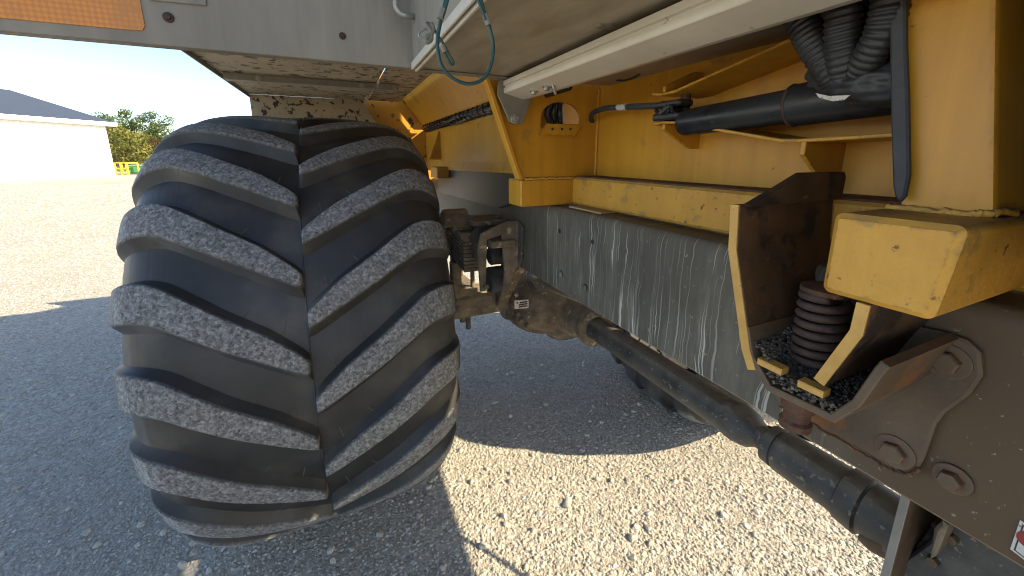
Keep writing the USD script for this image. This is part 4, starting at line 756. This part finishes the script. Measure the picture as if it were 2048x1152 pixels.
obj('body', box(q[0]-.55, q[0]+3.0, q[1]+.3, q[1]+2.2, .12, .70, .05), Mt['green'], TK); obj('rim', box(q[0]-.6, q[0]+3.05, q[1]+.25, q[1]+2.25, .701, .78, .03), Mt['gbox'], TK); obj('skid', box(q[0]-.4, q[0]+2.8, q[1]+.5, q[1]+.7, 0, .119, .01), Mt['gbox'], TK)
# trees
def leaf_look(name, c1, c2, c3):
    return usdkit.material(stage, '/World/Looks/'+name, {'g': ('geometry', {}), 'n': ('noise_texture', {'scale': .45, 'detail': 3.}), 'r': ('rgb_ramp', {'ramp': [(.25, c1), (.5, c2), (.8, c3)]}), 'ad': ('math', {'math_type': 'multiply_add', 'value2': .5, 'value3': -.0}), 'a2': ('math', {'math_type': 'multiply_add', 'value2': .6}),
        'd': ('principled_bsdf', {'roughness': .6, 'specular_ior_level': .3}), 't': ('translucent_bsdf', {}), 'm': ('mix_closure', {'fac': .35})},
        [('g.position', 'n.vector'), ('g.random_per_island', 'ad.value1'), ('n.fac', 'a2.value1'), ('ad.value', 'a2.value3'), ('a2.value', 'r.fac'), ('r.color', 'd.base_color'), ('r.color', 't.color'), ('d.BSDF', 'm.closure1'), ('t.BSDF', 'm.closure2')], surface='m.closure')
Mt['bark'] = look('bark', (.09, .07, .05), (.14, .11, .08), .9, 6, .5, 20, .02)
lk = [leaf_look('leaf_green', (.10, .14, .035), (.20, .24, .07), (.32, .33, .11)), leaf_look('leaf_yellow', (.18, .18, .04), (.34, .31, .08), (.48, .40, .10)), leaf_look('leaf_rust', (.09, .06, .02), (.16, .10, .04), (.20, .13, .06))]
def tree(base, h, w, m, label, seed, trunk=.3, cat='tree', low=.25, n=2600):
    r = np.random.default_rng(seed); T = thing('tree' if cat == 'tree' else 'bush', label, cat, tuple(base), 'trees beyond the yard' if False else None); b = np.asarray(base, float)
    tr = [tube(spline([b, b+[.1, .1, h*.3], b+[-.1, .2, h*.55], b+[.15, 0, h*.8]], 5), np.linspace(trunk, trunk*.25, 16), 8)]; cl = []
    for k in range(16):
        a = k*2.4+r.uniform(-.3, .3); zz_ = low+(1-low)*(k+.5)/16*.92; rad = w/2*math.sqrt(max(.05, 1-((zz_-.58)/.5)**2))*r.uniform(.5, 1.0)
        e = b+[rad*math.cos(a), rad*math.sin(a), h*zz_]; s = b+[0, 0, h*max(.18, zz_-.22)]
        tr.append(tube(np.array([s, (s+e)/2+[0, 0, .03*h], e]), np.array([trunk*.35, trunk*.2, .03]), 6)); cl.append((e, r.uniform(.16, .27)*w))
    cl.append((b+[0, 0, h*.93], w*.16)); cl.append((b+[0, 0, h*.6], w*.25))
    C = np.array([c for c, _ in cl]); S = np.array([s for _, s in cl]); i = r.choice(len(cl), n, p=S**2/np.sum(S**2))
    dirs = r.normal(size=(n, 3)); dirs /= np.linalg.norm(dirs, axis=1)[:, None]; P = C[i]+dirs*(S[i]*r.uniform(.55, 1.05, n)**.7)[:, None]*[1, 1, .8]
    u = r.normal(size=(n, 3)); u /= np.linalg.norm(u, axis=1)[:, None]; v2 = np.cross(u, dirs); v2 /= np.linalg.norm(v2, axis=1)[:, None]+1e-9
    sz = r.uniform(.022, .05, n)[:, None]*w*.8; V = np.stack([P-u*sz, P+v2*sz*.6, P+u*sz, P-v2*sz*.6], 1).reshape(-1, 3); f = np.arange(n)[:, None]*4
    Fc = np.vstack([f+[0, 1, 2], f+[0, 2, 3]])
    obj('trunk', tr, Mt['bark'], T, smooth=True); obj('crown', trimesh.Trimesh(V, Fc, process=False), m, T, smooth=False)
def tp(x, Y): 
    q = at(x, 330, 'y', Y); return np.array([q[0], Y, 0.05])
def hgt(x, y, Y): return float(at(x, y, 'y', Y)[2])
for (x, top, wpx, Y, mi, label, sd) in ((232, 240, 80, 84, 0, 'olive green tree rising just behind the shed roof corner', 1), (278, 228, 62, 88, 0, 'tallest slender grey green tree in the row left of the tyre', 2), (325, 234, 74, 86, 0, 'green tree nearest the big tyre with an open crown', 3), (262, 270, 90, 78, 1, 'broad yellowing autumn bush tree low beside the shed', 4), (318, 285, 50, 82, 2, 'small rusty brown tree half hidden by the tyre', 5)):
    b = tp(x, Y); w = wpx*np.linalg.norm(at(x+1, 320, 'y', Y)-at(x, 320, 'y', Y)); tree(b, hgt(x, top-10, Y), w, lk[mi], label, sd, .3, 'tree', .22 if mi == 0 else .06, 4200)
for k in range(7):
    Y = 150+k*4; b = tp(196+k*30, Y); tree(b, 6+2*((k*37) % 3), 13, lk[(k*5) % 2], ['dim far tree low on the skyline behind the shed', 'far green tree in the gap under the tall crowns', 'far yellow tree on the field edge', 'far tree glimpsed left of the tyre shoulder', 'far dark tree behind the tyre top', 'far tree hidden mostly by the tyre', 'last far tree of the row toward the machine'][k], 20+k, .3, 'tree', .1, 900)
